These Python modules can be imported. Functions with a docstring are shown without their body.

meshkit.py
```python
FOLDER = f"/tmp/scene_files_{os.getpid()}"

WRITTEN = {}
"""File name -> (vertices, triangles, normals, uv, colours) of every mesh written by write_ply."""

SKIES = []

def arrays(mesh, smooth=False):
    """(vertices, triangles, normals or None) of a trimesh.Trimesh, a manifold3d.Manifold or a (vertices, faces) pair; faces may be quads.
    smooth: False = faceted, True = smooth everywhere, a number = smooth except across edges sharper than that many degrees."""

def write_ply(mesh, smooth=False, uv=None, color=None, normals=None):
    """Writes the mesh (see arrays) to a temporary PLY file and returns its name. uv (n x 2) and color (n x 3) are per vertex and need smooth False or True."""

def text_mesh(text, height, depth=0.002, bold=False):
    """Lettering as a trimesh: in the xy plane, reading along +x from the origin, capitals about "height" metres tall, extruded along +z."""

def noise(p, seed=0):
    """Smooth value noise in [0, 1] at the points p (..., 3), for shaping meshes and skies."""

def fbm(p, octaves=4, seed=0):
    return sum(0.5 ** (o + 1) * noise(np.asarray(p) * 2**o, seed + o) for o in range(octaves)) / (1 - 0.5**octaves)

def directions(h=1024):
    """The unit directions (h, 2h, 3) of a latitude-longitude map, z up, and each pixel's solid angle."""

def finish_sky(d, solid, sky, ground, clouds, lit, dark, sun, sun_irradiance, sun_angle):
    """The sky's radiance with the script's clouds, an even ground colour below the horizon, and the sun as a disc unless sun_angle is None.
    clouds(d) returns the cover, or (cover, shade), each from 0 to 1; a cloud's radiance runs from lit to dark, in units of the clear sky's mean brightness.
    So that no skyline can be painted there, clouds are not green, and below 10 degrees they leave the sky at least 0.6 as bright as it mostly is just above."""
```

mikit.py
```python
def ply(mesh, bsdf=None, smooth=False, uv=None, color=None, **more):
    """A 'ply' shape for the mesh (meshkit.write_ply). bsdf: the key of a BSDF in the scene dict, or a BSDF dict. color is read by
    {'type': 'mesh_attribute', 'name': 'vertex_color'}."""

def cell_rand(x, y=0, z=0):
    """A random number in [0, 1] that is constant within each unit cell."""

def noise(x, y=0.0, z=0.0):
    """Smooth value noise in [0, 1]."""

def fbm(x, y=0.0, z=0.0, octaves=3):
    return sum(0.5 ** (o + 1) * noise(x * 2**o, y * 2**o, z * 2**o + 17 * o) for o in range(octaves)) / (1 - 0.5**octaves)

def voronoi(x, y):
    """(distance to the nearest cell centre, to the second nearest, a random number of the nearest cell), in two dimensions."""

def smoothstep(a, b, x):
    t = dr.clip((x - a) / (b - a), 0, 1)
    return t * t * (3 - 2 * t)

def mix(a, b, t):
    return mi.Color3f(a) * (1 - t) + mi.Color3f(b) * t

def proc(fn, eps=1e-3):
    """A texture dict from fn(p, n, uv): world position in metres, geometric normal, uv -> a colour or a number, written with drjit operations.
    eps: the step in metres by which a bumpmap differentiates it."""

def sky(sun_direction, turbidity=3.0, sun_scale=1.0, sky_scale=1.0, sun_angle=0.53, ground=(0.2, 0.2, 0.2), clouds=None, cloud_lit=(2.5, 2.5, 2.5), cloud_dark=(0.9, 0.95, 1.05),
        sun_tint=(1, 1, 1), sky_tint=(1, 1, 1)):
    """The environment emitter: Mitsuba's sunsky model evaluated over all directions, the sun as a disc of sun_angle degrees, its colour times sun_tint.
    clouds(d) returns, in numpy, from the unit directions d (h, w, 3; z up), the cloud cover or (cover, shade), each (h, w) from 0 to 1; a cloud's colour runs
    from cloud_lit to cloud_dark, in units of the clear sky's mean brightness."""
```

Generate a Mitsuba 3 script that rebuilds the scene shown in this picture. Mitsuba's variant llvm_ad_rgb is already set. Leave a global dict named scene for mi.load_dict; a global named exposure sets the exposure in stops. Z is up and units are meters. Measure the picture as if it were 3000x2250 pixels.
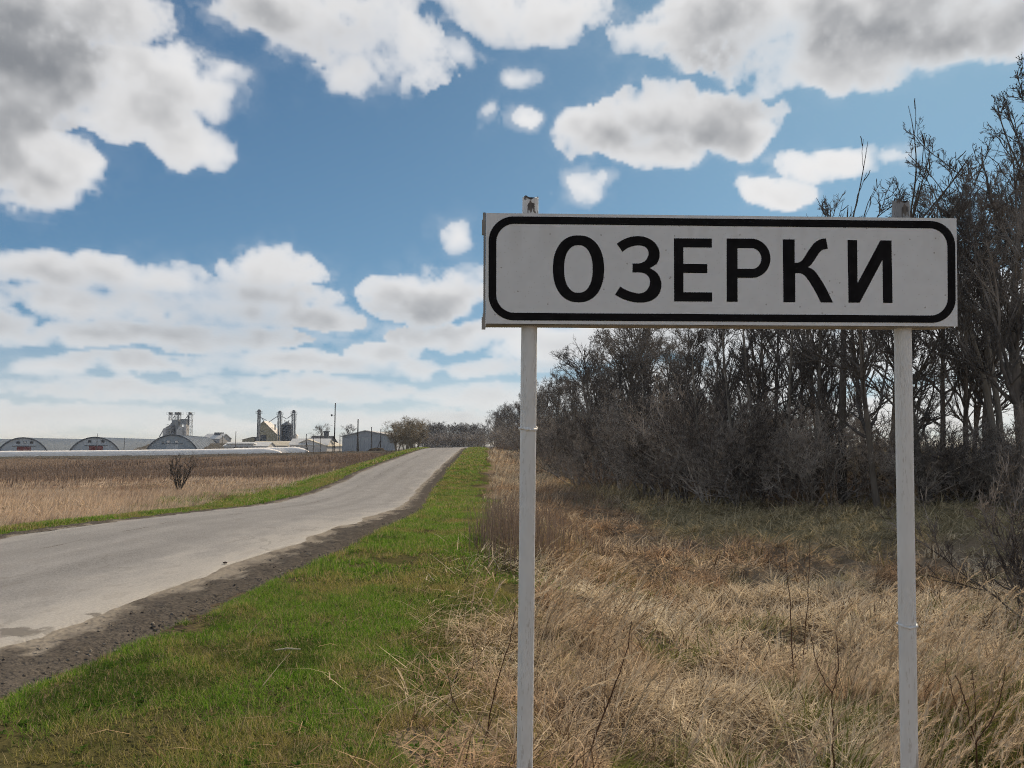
import math, random
import numpy as np, trimesh, mitsuba as mi, mikit, meshkit
import drjit as dr
import manifold3d as m3
from shapely.geometry import Polygon, Point, box as sbox
from shapely import affinity
from scipy.interpolate import PchipInterpolator, RegularGridInterpolator
from mikit import proc, noise as N, fbm as FB, smoothstep as SS, mix, voronoi, cell_rand

T = mi.ScalarTransform4f
scene, labels = {}, {}

# ---------------------------------------------------------------- camera
EYE = np.array([0.0, 0.0, 1.7])
PITCH = math.radians(4.456)
FPX = 1500 / math.tan(math.radians(33))          # focal length in pixels of the 3000 px photograph
scene['camera'] = {'type': 'perspective', 'fov': 66.0, 'fov_axis': 'x', 'near_clip': 0.1, 'far_clip': 12000.0,
                   'to_world': T().look_at(origin=EYE.tolist(), target=[0, math.cos(PITCH), 1.7 + math.sin(PITCH)], up=[0, 0, 1])}
exposure = 1.75

# ---------------------------------------------------------------- sky, sun, clouds
SUN_AZ, SUN_EL = 33.0, 42.0                      # degrees right of the view axis, above the horizon
sa, se = math.radians(SUN_AZ), math.radians(SUN_EL)
SUN = [math.sin(sa) * math.cos(se), math.cos(sa) * math.cos(se), math.sin(se)]
# cumulus: azimuth, elevation, half width, half height (degrees), weight, thickness
CLOUDS = [(np.float64(-33.0),np.float64(24.0),np.float64(4.47),np.float64(4.3),1,0.9),(np.float64(-33.0),np.float64(18.5),np.float64(2.94),np.float64(3.48),1,0.5),(np.float64(-29.3),np.float64(26.6),np.float64(4.85),np.float64(1.53),1,0.6),(np.float64(-30.9),np.float64(16.9),np.float64(1.79),np.float64(1.43),0.9,0.2),(np.float64(-29.6),np.float64(18.3),np.float64(1.58),np.float64(1.05),0.85,0.2),(np.float64(-23.5),np.float64(23.7),np.float64(3.82),np.float64(1.69),0.95,0.25),(np.float64(-21.1),np.float64(23.5),np.float64(2.13),np.float64(1.73),0.9,0.15),(np.float64(-25.2),np.float64(21.5),np.float64(3.14),np.float64(1.63),0.95,0.2),(np.float64(-22.8),np.float64(20.2),np.float64(2.21),np.float64(1.24),0.9,0.15),(np.float64(-19.3),np.float64(24.9),np.float64(1.4),np.float64(0.73),0.6,0.1),(np.float64(-16.6),np.float64(29.0),np.float64(5.82),np.float64(1.65),1,0.5),(np.float64(-12.3),np.float64(28.2),np.float64(5.02),np.float64(2.28),1,0.7),(np.float64(-9.0),np.float64(27.1),np.float64(3.07),np.float64(2.34),1,0.25),(np.float64(-11.4),np.float64(25.3),np.float64(2.85),np.float64(1.54),1,0.3),(np.float64(-4.2),np.float64(27.2),np.float64(1.04),np.float64(0.53),0.6,0),(np.float64(0.2),np.float64(26.0),np.float64(1.18),np.float64(0.82),0.6,0),(np.float64(1.2),np.float64(22.8),np.float64(1.11),np.float64(0.44),0.62,0),(np.float64(-2.5),np.float64(23.1),np.float64(0.48),np.float64(0.37),0.55,0),(np.float64(5.5),np.float64(18.3),np.float64(0.82),np.float64(0.77),0.55,0),(np.float64(0.8),np.float64(30.0),np.float64(5.96),np.float64(1.44),0.9,0.25),(np.float64(17.4),np.float64(28.1),np.float64(7.51),np.float64(2.2),1,0.5),(np.float64(11.2),np.float64(27.6),np.float64(2.69),np.float64(1.04),0.8,0.1),(np.float64(25.9),np.float64(26.6),np.float64(9.13),np.float64(2.45),1,0.8),(np.float64(21.1),np.float64(24.9),np.float64(3.35),np.float64(1.16),0.9,0.2),(np.float64(31.8),np.float64(25.3),np.float64(5.11),np.float64(1.8),1,0.6),(np.float64(24.4),np.float64(24.7),np.float64(2.91),np.float64(1.23),0.9,0.2),(np.float64(11.4),np.float64(22.6),np.float64(4.27),np.float64(1.82),1,0.65),(np.float64(15.3),np.float64(22.1),np.float64(3.23),np.float64(1.72),1,0.7),(np.float64(7.2),np.float64(22.0),np.float64(2.9),np.float64(1.3),1,0.35),(np.float64(10.7),np.float64(20.6),np.float64(3.17),np.float64(1.23),1,0.2),(np.float64(16.6),np.float64(21.3),np.float64(1.91),np.float64(1.33),0.9,0.2),(np.float64(22.2),np.float64(18.9),np.float64(2.67),np.float64(0.8),1,0.05),(np.float64(25.3),np.float64(19.1),np.float64(0.99),np.float64(0.28),0.6,0),(np.float64(18.0),np.float64(17.5),np.float64(2.0),np.float64(0.78),1,0.05),(np.float64(-31.7),np.float64(10.7),np.float64(3.03),np.float64(1.21),1,0.75),(np.float64(-27.6),np.float64(11.2),np.float64(3.29),np.float64(1.29),1,0.65),(np.float64(-23.1),np.float64(11.0),np.float64(2.45),np.float64(1.04),1,0.7),(np.float64(-16.6),np.float64(12.0),np.float64(2.65),np.float64(1.15),1,0.5),(np.float64(-17.5),np.float64(10.3),np.float64(3.79),np.float64(1.05),1,0.8),(np.float64(-20.7),np.float64(9.3),np.float64(7.28),np.float64(1.22),1,0.8999999999999999),(np.float64(-29.6),np.float64(9.0),np.float64(5.33),np.float64(1.19),0.9,0.6000000000000001),(np.float64(-13.9),np.float64(8.9),np.float64(2.86),np.float64(0.65),0.9,0.6000000000000001),(np.float64(-5.3),np.float64(10.8),np.float64(4.44),np.float64(1.45),1,0.55),(np.float64(-7.0),np.float64(11.9),np.float64(1.26),np.float64(0.69),0.8,0.30000000000000004),(np.float64(-3.3),np.float64(14.7),np.float64(1.23),np.float64(0.79),0.7,0.1),(np.float64(-32.7),np.float64(7.0),np.float64(1.81),np.float64(0.83),1,0.6000000000000001),(np.float64(-22.1),np.float64(7.2),np.float64(5.48),np.float64(0.81),1,0.8),(np.float64(-28.2),np.float64(6.9),np.float64(3.97),np.float64(0.66),0.8,0.6000000000000001),(np.float64(-3.6),np.float64(8.1),np.float64(4.13),np.float64(0.84),1,0.55),(np.float64(-9.3),np.float64(6.7),np.float64(2.48),np.float64(0.72),0.9,0.4),(np.float64(-30.2),np.float64(4.7),np.float64(3.56),np.float64(0.59),0.8,0.55),(np.float64(-24.3),np.float64(5.1),np.float64(5.81),np.float64(0.49),0.8,0.65),(np.float64(-15.4),np.float64(5.6),np.float64(6.8),np.float64(0.59),0.9,0.6000000000000001),(np.float64(-5.3),np.float64(5.8),np.float64(7.25),np.float64(0.56),0.9,0.45),(np.float64(-26.7),np.float64(3.4),np.float64(6.57),np.float64(0.53),0.7,0.6000000000000001),(np.float64(-13.4),np.float64(4.0),np.float64(9.0),np.float64(0.54),0.7,0.55),(np.float64(-1.9),np.float64(3.8),np.float64(6.33),np.float64(0.68),0.7,0.4),(np.float64(-25.3),np.float64(1.6),np.float64(10.33),np.float64(0.68),0.65,0.6000000000000001),(np.float64(-6.9),np.float64(1.9),np.float64(10.9),np.float64(0.73),0.65,0.45),(np.float64(4.9),np.float64(7.3),np.float64(5.38),np.float64(1.07),1,0.1),(np.float64(13.1),np.float64(8.6),np.float64(8.37),np.float64(1.93),0.9,0.2),(np.float64(25.1),np.float64(6.2),np.float64(8.89),np.float64(1.74),1,0.1),(np.float64(31.8),np.float64(9.2),np.float64(2.96),np.float64(1.58),0.8,0.1),(np.float64(19.5),np.float64(10.8),np.float64(6.07),np.float64(1.53),0.8,0.3),(np.float64(11.4),np.float64(3.7),np.float64(9.72),np.float64(1.31),0.8,0.1),(np.float64(27.7),np.float64(2.4),np.float64(7.92),np.float64(1.4),0.9,0.1),(np.float64(4.9),np.float64(12.1),np.float64(6.09),np.float64(1.32),0.8,0.3)]


def octaves(P, n, keep, seed, billow=0.0):
    """noise of n octaves, each keep times as strong; billow folds it into rounded puffs"""
    out, tot = 0.0, 0.0
    for k in range(n):
        v = meshkit.noise(P * 2.03 ** k + 5.3 * k, seed + k)
        v = (1 - billow) * v + billow * (1 - np.abs(2 * v - 1))
        out, tot = out + keep ** k * v, tot + keep ** k
    return out / tot - 0.5


def clouds(d):
    az = np.degrees(np.arctan2(d[..., 0], d[..., 1]))
    el = np.degrees(np.arcsin(np.clip(d[..., 2], -1, 1)))
    ca, sn = np.cos(np.radians(az)), np.sin(np.radians(az))
    sq = 1.0 + 1.5 * np.exp(-np.clip(el, 0, 90) / 9.0)          # clouds flatten towards the horizon
    P = np.stack([ca * 14, sn * 14, el * 0.245 * sq], -1)
    wx, wy = octaves(P * 0.8 + 7.7, 4, .6, 5), octaves(P * 0.8 + 3.1, 4, .6, 9)
    mid = octaves(P * 0.75 + 1.7, 3, .6, 33)
    fine = octaves(P * 1.7, 5, .63, 3, 0.35)
    a2, e2 = az + wx * 6.0, el + wy * 4.0 / sq
    low = np.clip((13 - el) / 13, 0, 1)
    wide = octaves(np.stack([ca * 5, sn * 5, el * 0.10 * sq], -1) + 31.0, 4, .55, 21)
    out = np.clip(np.maximum(np.abs(az) - 36, el - 33) / 8, 0, 1)   # beyond the photograph the same cumulus goes on

    def field(da, de):
        """signed distance to the cloud edge in degrees (positive inside), how thick, how dense"""
        F = np.full(az.shape, -4.0)
        acc, thick, dens, size = (np.zeros(az.shape) for _ in range(4))
        for (a, e, ra, re, w, t) in CLOUDS:
            dx = (a2 + da - a) / ra
            m = np.abs(dx) < 2.2
            r = np.sqrt(dx ** 2 + ((e2 + de - e) / re) ** 2)
            sc = min(ra, re * 1.5)
            f = np.where(m, np.clip((1.05 - r) * sc, -4, 1.7), -4)
            k = np.clip(1.35 - r, 0, None) * m
            F = np.maximum(F, f)
            acc += k
            thick, dens, size = thick + k * t, dens + k * w, size + k * sc
        q = np.maximum(acc, 1e-6)
        F = F + 0.22 * np.minimum(acc, 1.5) * np.clip(size / q / 3, 0, 1)
        F = F * (1 - out) + np.clip(wide * 16.0, -4, 3) * out
        return F, (thick / q) * (1 - out) + 0.5 * out, np.where(acc > 1e-3, dens / q, 0.35) * (1 - out) + out, np.clip(size / q, 0.6, 5) * (1 - out) + 4 * out
    F, t, w, size = field(0, 0)
    amp = np.clip(size / 3.0, 0.55, 1.2)
    D = F + amp * (5.6 * fine + 3.8 * mid)
    puff = np.clip(0.5 + 2.4 * octaves(P * 0.85 + 50, 4, .5, 13, 0.25), 0.02, 1.4)
    # optical depth: thin ragged edges let the sky through and glow, deep cores turn grey
    depth = np.clip(D + 0.22, 0, None) / (0.55 + 0.65 * np.clip(size / 3, 0, 1)) * (0.30 + 1.5 * puff) * np.clip(w * 1.6 - 0.5, 0.15, 1.1)
    veil = np.clip((F + 1.3 + 10.0 * fine + 3 * wx) / 3.0, 0, 1) ** 2 * 0.40 * np.clip(size / 3, 0, 1)
    cover = 1 - np.exp(-(1.75 - 0.4 * low) * depth - veil)
    haze = np.clip((7.5 - el) / 7.5, 0, 1) ** 1.1 * 0.66
    cover = 1 - (1 - cover * (0.99 - 0.18 * low)) * (1 - haze)
    Dsun = field(0.9, 1.5)[0] + amp * 3.6 * mid
    under = np.clip(0.45 + 0.32 * Dsun, 0.1, 1)
    shade = 1 - np.exp(-depth * (0.05 + 0.40 * t) * (0.35 + 0.9 * under) * (1 - 0.35 * low))
    return cover, shade


scene['sky'] = mikit.sky(SUN, turbidity=3.0, sun_scale=1.0, sky_scale=0.68, ground=(0.14, 0.13, 0.09), clouds=clouds,
                         cloud_lit=(4.9, 4.85, 4.82), cloud_dark=(0.95, 1.04, 1.18), sky_tint=(0.72, 0.97, 1.07), sun_tint=(1.0, 0.96, 0.90))

# ---------------------------------------------------------------- helpers
RNG = np.random.default_rng(7)
COUNT = {}


def nm(name):
    n = COUNT.get(name, 0)
    COUNT[name] = n + 1
    return name if n == 0 else f'{name}_{n:03d}'


def lab(key, label=None, cat=None, group=None, kind=None):
    d = labels.setdefault(key, {})
    for k, v in (('label', label), ('category', cat), ('group', group), ('kind', kind)):
        if v:
            d[k] = v


def add(key, mesh, bsdf, smooth=False, **kw):
    scene[key] = mikit.ply(mesh, bsdf, smooth=smooth, **kw)
    return key


def sub(root, name, mesh, bsdf, smooth=False, **kw):
    return add(nm(root + '__' + name), mesh, bsdf, smooth, **kw)


def join(ms):
    return trimesh.util.concatenate([m for m in ms if m is not None])


def bx(x0, x1, y0, y1, z0, z1):
    m = trimesh.creation.box((x1 - x0, y1 - y0, z1 - z0))
    m.apply_translation(((x0 + x1) / 2, (y0 + y1) / 2, (z0 + z1) / 2))
    return m


def bar(p, q, t, t2=None):
    p, q = np.asarray(p, float), np.asarray(q, float)
    L = np.linalg.norm(q - p)
    m = trimesh.creation.box((t, t2 or t, L))
    m.apply_transform(trimesh.geometry.align_vectors([0, 0, 1], (q - p) / L))
    m.apply_translation((p + q) / 2)
    return m


def cyl(p, q, r, r2=None, n=12):
    p, q = np.asarray(p, float), np.asarray(q, float)
    v, f = tubes(np.stack([p, q])[None], np.array([[r, r if r2 is None else r2]]), n, cap=True)
    return trimesh.Trimesh(v, f, process=False)


def prism(poly, t, axis='y'):
    """shapely polygon in (x, z) extruded along +y by t"""
    m = trimesh.creation.extrude_polygon(poly, t, engine='earcut')
    m.apply_transform(np.array([[1, 0, 0, 0], [0, 0, 1, 0], [0, 1, 0, 0], [0, 0, 0, 1.0]]))
    m.invert()
    return m


def place(m, x, y, z, yaw=0.0):
    m = m.copy()
    m.apply_transform(trimesh.transformations.rotation_matrix(yaw, [0, 0, 1]))
    m.apply_translation((x, y, z))
    return m


def tubes(pts, rad, k, cap=False):
    """pts (n, p, 3), rad (n, p): every polyline as a tube of k sides"""
    n, p, _ = pts.shape
    t = np.gradient(pts, axis=1)
    t /= np.linalg.norm(t, axis=2, keepdims=True) + 1e-12
    ref = np.where(np.abs(t[..., 2:]) < 0.9, [0, 0, 1.0], [1.0, 0, 0])
    a = np.cross(t, ref)
    a /= np.linalg.norm(a, axis=2, keepdims=True) + 1e-12
    b = np.cross(t, a)
    ang = np.arange(k) * 2 * np.pi / k
    v = pts[:, :, None] + rad[:, :, None, None] * (np.cos(ang)[:, None] * a[:, :, None] + np.sin(ang)[:, None] * b[:, :, None])
    i, j = np.meshgrid(np.arange(p - 1), np.arange(k), indexing='ij')
    q = np.stack([i * k + j, i * k + (j + 1) % k, (i + 1) * k + (j + 1) % k, (i + 1) * k + j], -1).reshape(-1, 4)
    f = np.vstack([q[:, [0, 1, 2]], q[:, [0, 2, 3]]])
    f = (f[None] + (np.arange(n) * p * k)[:, None, None]).reshape(-1, 3)
    v = v.reshape(-1, 3)
    if cap:
        for c in range(n):
            o = c * p * k
            for e, flip in ((0, False), ((p - 1) * k, True)):
                fan = np.array([[o + e, o + e + s, o + e + s + 1] for s in range(1, k - 1)])
                f = np.vstack([f, fan if flip else fan[:, ::-1]])
    return v, f


def at(px, py, d):
    """the world point seen at photograph pixel (px, py) at distance d along +y"""
    a, b = (px - 1500) / FPX, -(py - 1125) / FPX
    v = np.array([a, math.cos(PITCH) - b * math.sin(PITCH), math.sin(PITCH) + b * math.cos(PITCH)])
    return EYE + v * (d / v[1])


# ---------------------------------------------------------------- terrain
XC = PchipInterpolator([-80, 0, 6.8, 10.8, 14, 22.6, 36, 50, 60, 81, 125, 200, 250, 400, 9000],
                       [-10.6, -7.4, -7.05, -6.65, -6.35, -6.4, -7.4, -8.4, -8.6, -9.1, -10.6, -14, -15.6, -18, -18])
ZC = PchipInterpolator([-80, 0, 7, 14, 22.6, 34, 44, 52, 60, 70, 81, 100, 125, 140, 175, 210, 250, 300, 400, 9000],
                       [0.2, 0.05, 0.0, 0.06, -0.2, -0.7, -0.88, -0.72, -0.3, 0.05, 0.36, 0.85, 1.26, 1.28, 0.5, 0.65, 1.1, 1.0, 0.3, -2.0])
_Y = [-90, 5, 14, 30, 50, 75, 93, 118, 130, 155, 190, 262, 310, 370, 460, 1500, 9000]
_X = [-9000, -400, -150, -90, -45, -20, 3, 8, 15, 40, 400, 9000]
_Z = [[0, 0, 0, 0, -.1, -.2, -.6, -.5, -.2, 0, 0, 0],
      [-.2, -.2, -.2, -.2, -.2, -.2, -.75, -.55, -.25, 0, 0, 0],
      [-.3, -.3, -.3, -.3, -.3, -.3, -1.2, -1.1, -.75, -.3, 0, 0],
      [-.6, -.6, -.6, -.6, -.6, -.65, -.9, -.45, -.25, -.2, 0, 0],
      [-1.2, -1.2, -1.2, -1.2, -1.2, -1.2, -.95, -.6, -.4, -.3, -.2, 0],
      [-1.6, -1.6, -1.6, -1.6, -1.6, -1.35, -.5, -.3, -.2, -.2, -.2, 0],
      [-2.0, -2.0, -2.0, -2.0, -1.9, -1.3, -.1, 0, .1, .1, 0, 0],
      [-1.6, -1.6, -1.6, -1.5, -1.0, -.3, .5, .5, .5, .3, 0, 0],
      [-1.0, -1.0, -1.0, -1.0, -.55, 0, .6, .6, .6, .3, 0, 0],
      [-1.2, -1.2, -1.2, -.9, -.05, .6, .8, .8, .7, .3, 0, 0],
      [-1.5, -1.4, -1.35, -.95, .05, .75, .6, .6, .6, .3, 0, 0],
      [-1.6, -1.6, -1.5, -1.2, -.2, .5, .7, .7, .6, .3, 0, 0],
      [0, 0, 2.2, 2.6, .8, .5, .6, .6, .5, .2, 0, 0],
      [0, 0, 2.4, 2.6, .8, .3, .4, .4, .4, .1, 0, 0],
      [-1.8, -1.8, -1.0, -1.0, -.8, 0, .3, .3, .3, 0, 0, 0],
      [-2.5, -2.5, -2.5, -2.5, -2.5, -2.5, -2, -2, -2, -2, -2, -2],
      [-6] * 12]
_ZF = RegularGridInterpolator((_Y, _X), np.array(_Z), method='linear', bounds_error=False, fill_value=None)


def sst(a, b, x):
    t = np.clip((x - a) / (b - a), 0, 1)
    return t * t * (3 - 2 * t)


def gz(x, y):
    x, y = np.broadcast_arrays(np.asarray(x, float), np.asarray(y, float))
    s = x - XC(y)
    zr = ZC(y)
    zf = _ZF(np.stack([y, np.clip(x, -8999, 8999)], -1))
    zf = zf + sst(0.3, 0.9, meshkit.fbm(np.stack([x * 0.09, y * 0.06, 0 * x], -1), 3, 4)) * 0.5 * sst(80, 120, y) * sst(170, 130, y) * sst(-12, -25, x)
    vr = zr - 0.03 - 0.04 * sst(3.6, 6.4, s)
    wr = sst(6.0, 9.3, s)
    wl = sst(0, 1, (-s - 3.7) / (2.2 + 2.4 * np.abs(zr - zf)))
    z = np.where(s > 0, vr * (1 - wr) + zf * wr, (zr - 0.04) * (1 - wl) + zf * wl)
    rough = np.where(s > 0, 0.15 + 0.85 * sst(5.5, 8, s), 0.1 + 0.9 * sst(4, 7, -s)) * sst(2.6, 4.0, np.abs(s))
    p = np.stack([x * 0.9, y * 0.9, 0 * x], -1)
    tuss = np.where(s > 0, sst(6.5, 8.5, s) * 0.34 * (1 - np.abs(2 * meshkit.noise(p * 1.25, 77) - 1) - 0.5), 0.0)
    z = z + tuss * sst(60, 25, y) + rough * (0.20 * (meshkit.fbm(p, 4, 1) - 0.5) + 0.30 * (meshkit.fbm(p * 0.25, 2, 2) - 0.5)) * np.clip(1 + y / 200, 1, 3)
    z = z + np.where(np.abs(s) < 3.75, -0.05, 0.0) + 0.035 * np.exp(-((s - 3.95 - 0.12 * np.sin(y * 3.1)) / 0.14) ** 2)
    return z


def axis_grid(step, grow, near0, near1, far0, far1):
    g = list(np.arange(near0, near1 + 1e-6, step))
    d, v = step, near1
    while v < far1:
        d *= 1 + grow
        v += d
        g.append(v)
    d, v = step, near0
    while v > far0:
        d *= 1 + grow
        v -= d
        g.insert(0, v)
    return np.array(g)


def sheet(sg, yg, zf):
    S, Y = np.meshgrid(sg, yg, indexing='xy')
    X = XC(Y) + S
    Z = zf(X, Y, S)
    v = np.stack([X, Y, Z], -1).reshape(-1, 3)
    n = len(sg)
    i, j = np.meshgrid(np.arange(len(yg) - 1), np.arange(n - 1), indexing='ij')
    q = np.stack([i * n + j, i * n + j + 1, (i + 1) * n + j + 1, (i + 1) * n + j], -1).reshape(-1, 4)
    return (v, np.vstack([q[:, [0, 1, 2]], q[:, [0, 2, 3]]])), np.stack([S, Y], -1).reshape(-1, 2)


def C(*v):
    return mi.Color3f(*v)


def diffuse(fn, rough=None):
    return {'type': 'twosided', 'b': {'type': 'diffuse', 'reflectance': proc(fn)}}


def princ(col, rough=0.6, metallic=0.0, spec=0.4, **kw):
    return {'type': 'twosided', 'b': {'type': 'principled', 'base_color': col if isinstance(col, dict) else {'type': 'rgb', 'value': list(col)},
                                      'roughness': rough, 'metallic': metallic, 'specular': spec, **kw}}


TAN = (0.34, 0.25, 0.155)


def ground_col(p, n, uv):
    s, y = uv.x, uv.y
    big = FB(p.x * 0.35, p.y * 0.35, 0.0, 3)
    mid = FB(p.x * 2.1, p.y * 2.1, 3.0, 3)
    fin = FB(p.x * 17, p.y * 17, 5.0, 3)
    soil = mix((0.055, 0.045, 0.035), (0.13, 0.105, 0.08), fin)
    green = mix((0.045, 0.045, 0.022), (0.10, 0.095, 0.045), mid * 0.5 + fin * 0.5)
    straw = mix((0.075, 0.058, 0.042), (0.31, 0.25, 0.18), mid * 0.45 + fin * 0.55)
    weed = mix((0.085, 0.066, 0.054), (0.22, 0.17, 0.13), mid * 0.6 + fin * 0.4)
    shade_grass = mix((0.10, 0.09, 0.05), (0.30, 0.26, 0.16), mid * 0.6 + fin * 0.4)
    # verges
    gr = SS(3.7, 4.0, s + (mid - 0.5) * 0.5) * (1 - SS(6.2, 7.2, s + (big - 0.5) * 1.6))
    gl = SS(3.3, 3.6, -s + (mid - 0.5) * 0.4) * (1 - SS(5.4, 6.4, -s - 0.022 * dr.clip(y - 20, 0, 90) + (big - 0.5) * 1.5))
    # right field turns to shaded wood-edge grass
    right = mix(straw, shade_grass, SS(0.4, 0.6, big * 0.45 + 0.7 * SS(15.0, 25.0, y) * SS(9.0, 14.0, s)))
    left = mix(straw, weed, SS(0.35, 0.6, SS(56.0, 80.0, y + (big - 0.5) * 40)))
    steep = 1 - SS(0.955, 0.99, n.z)
    left = mix(left, C(0.06, 0.048, 0.038), steep * SS(80.0, 95.0, y))
    yard = mix((0.068, 0.066, 0.058), (0.115, 0.11, 0.098), mid)
    left = mix(left, yard, SS(128.0, 140.0, y))
    c = dr.select(s > 0, right, left)
    c = mix(c, green, dr.maximum(gr, gl))
    edge = SS(4.15, 3.75, dr.abs(s) + (fin - 0.5) * 0.5)
    return mix(c, soil, edge)


def road_col(p, n, uv):
    s, y = uv.x, uv.y
    fin = FB(p.x * 60, p.y * 60, 1.0, 2)
    mid = FB(p.x * 2.2, p.y * 1.0, 2.0, 4)
    lng = FB(s * 3.0, y * 0.12, 4.0, 3)
    g = 0.185 + (fin - 0.5) * 0.10 + (mid - 0.5) * 0.05 + (lng - 0.5) * 0.05
    c = C(g * 0.965, g * 0.99, g * 1.03)
    dust = SS(0.9, 2.5, s + (mid - 0.5) * 1.6) * 0.6 * SS(30.0, 10.0, y) + 0.35 * SS(1.9, 2.7, dr.abs(s) + (mid - 0.5) * 0.9)
    c = mix(c, C(0.285, 0.285, 0.278) * (0.85 + 0.3 * fin), dr.clip(dust, 0, 1))
    spots = SS(0.67, 0.72, FB(s * 5.0, y * 2.2, 9.0, 3)) * 0.5
    c = mix(c, C(0.14, 0.13, 0.12), spots * 0.35 * SS(-2.6, 0.5, s))
    # a long repaired crack and wheel-worn lines
    crack = SS(0.05, 0.015, dr.abs(s + 1.05 + 0.35 * (FB(y * 0.7, 0.0, 6.0, 4) - 0.5))) * SS(0.45, 0.6, FB(y * 0.9, 3.0, 0.0, 2))
    c = mix(c, C(0.09, 0.085, 0.08), crack * 0.8)
    cx = SS(0.014, 0.004, dr.abs(FB(s * 0.8, y * 0.5, 12.0, 4) - 0.5) * 1.0) * SS(0.54, 0.64, FB(s * 0.5, y * 0.22, 14.0, 2))
    c = mix(c, C(0.10, 0.097, 0.093), cx * 0.3)
    track = dr.exp(-dr.square((dr.abs(s + 0.1) - 0.85) / 0.32)) * (0.5 + FB(s * 2.0, y * 0.3, 3.0, 2))
    c = c * (1 - 0.13 * track)
    # shallow worn-through patches by the near edge
    wear = SS(0.28, 0.12, dr.sqrt(dr.square((p.x + 4.52) / 1.5) + dr.square((p.y - 7.35) / 0.8)) + (FB(p.x * 9, p.y * 9, 5.0, 3) - 0.5) * 0.35)
    wear = dr.maximum(wear, SS(0.16, 0.07, dr.sqrt(dr.square((p.x + 4.1) / 1.6) + dr.square((p.y - 8.1) / 0.5)) + (FB(p.x * 9, p.y * 9, 7.0, 3) - 0.5) * 0.2))
    c = mix(c, C(0.10, 0.095, 0.088), wear * 0.85)
    return c


def shoulder_col(p, n, uv):
    fin = FB(p.x * 34, p.y * 34, 1.0, 3)
    mid = FB(p.x * 4, p.y * 2.5, 2.0, 3)
    c = mix((0.045, 0.042, 0.039), (0.135, 0.126, 0.117), fin * 0.65 + mid * 0.35)
    sand = SS(3.15, 2.75, dr.abs(uv.x) + (mid - 0.5) * 0.9)
    return mix(c, C(0.26, 0.245, 0.22) * (0.8 + 0.4 * fin), sand * 0.85)


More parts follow.
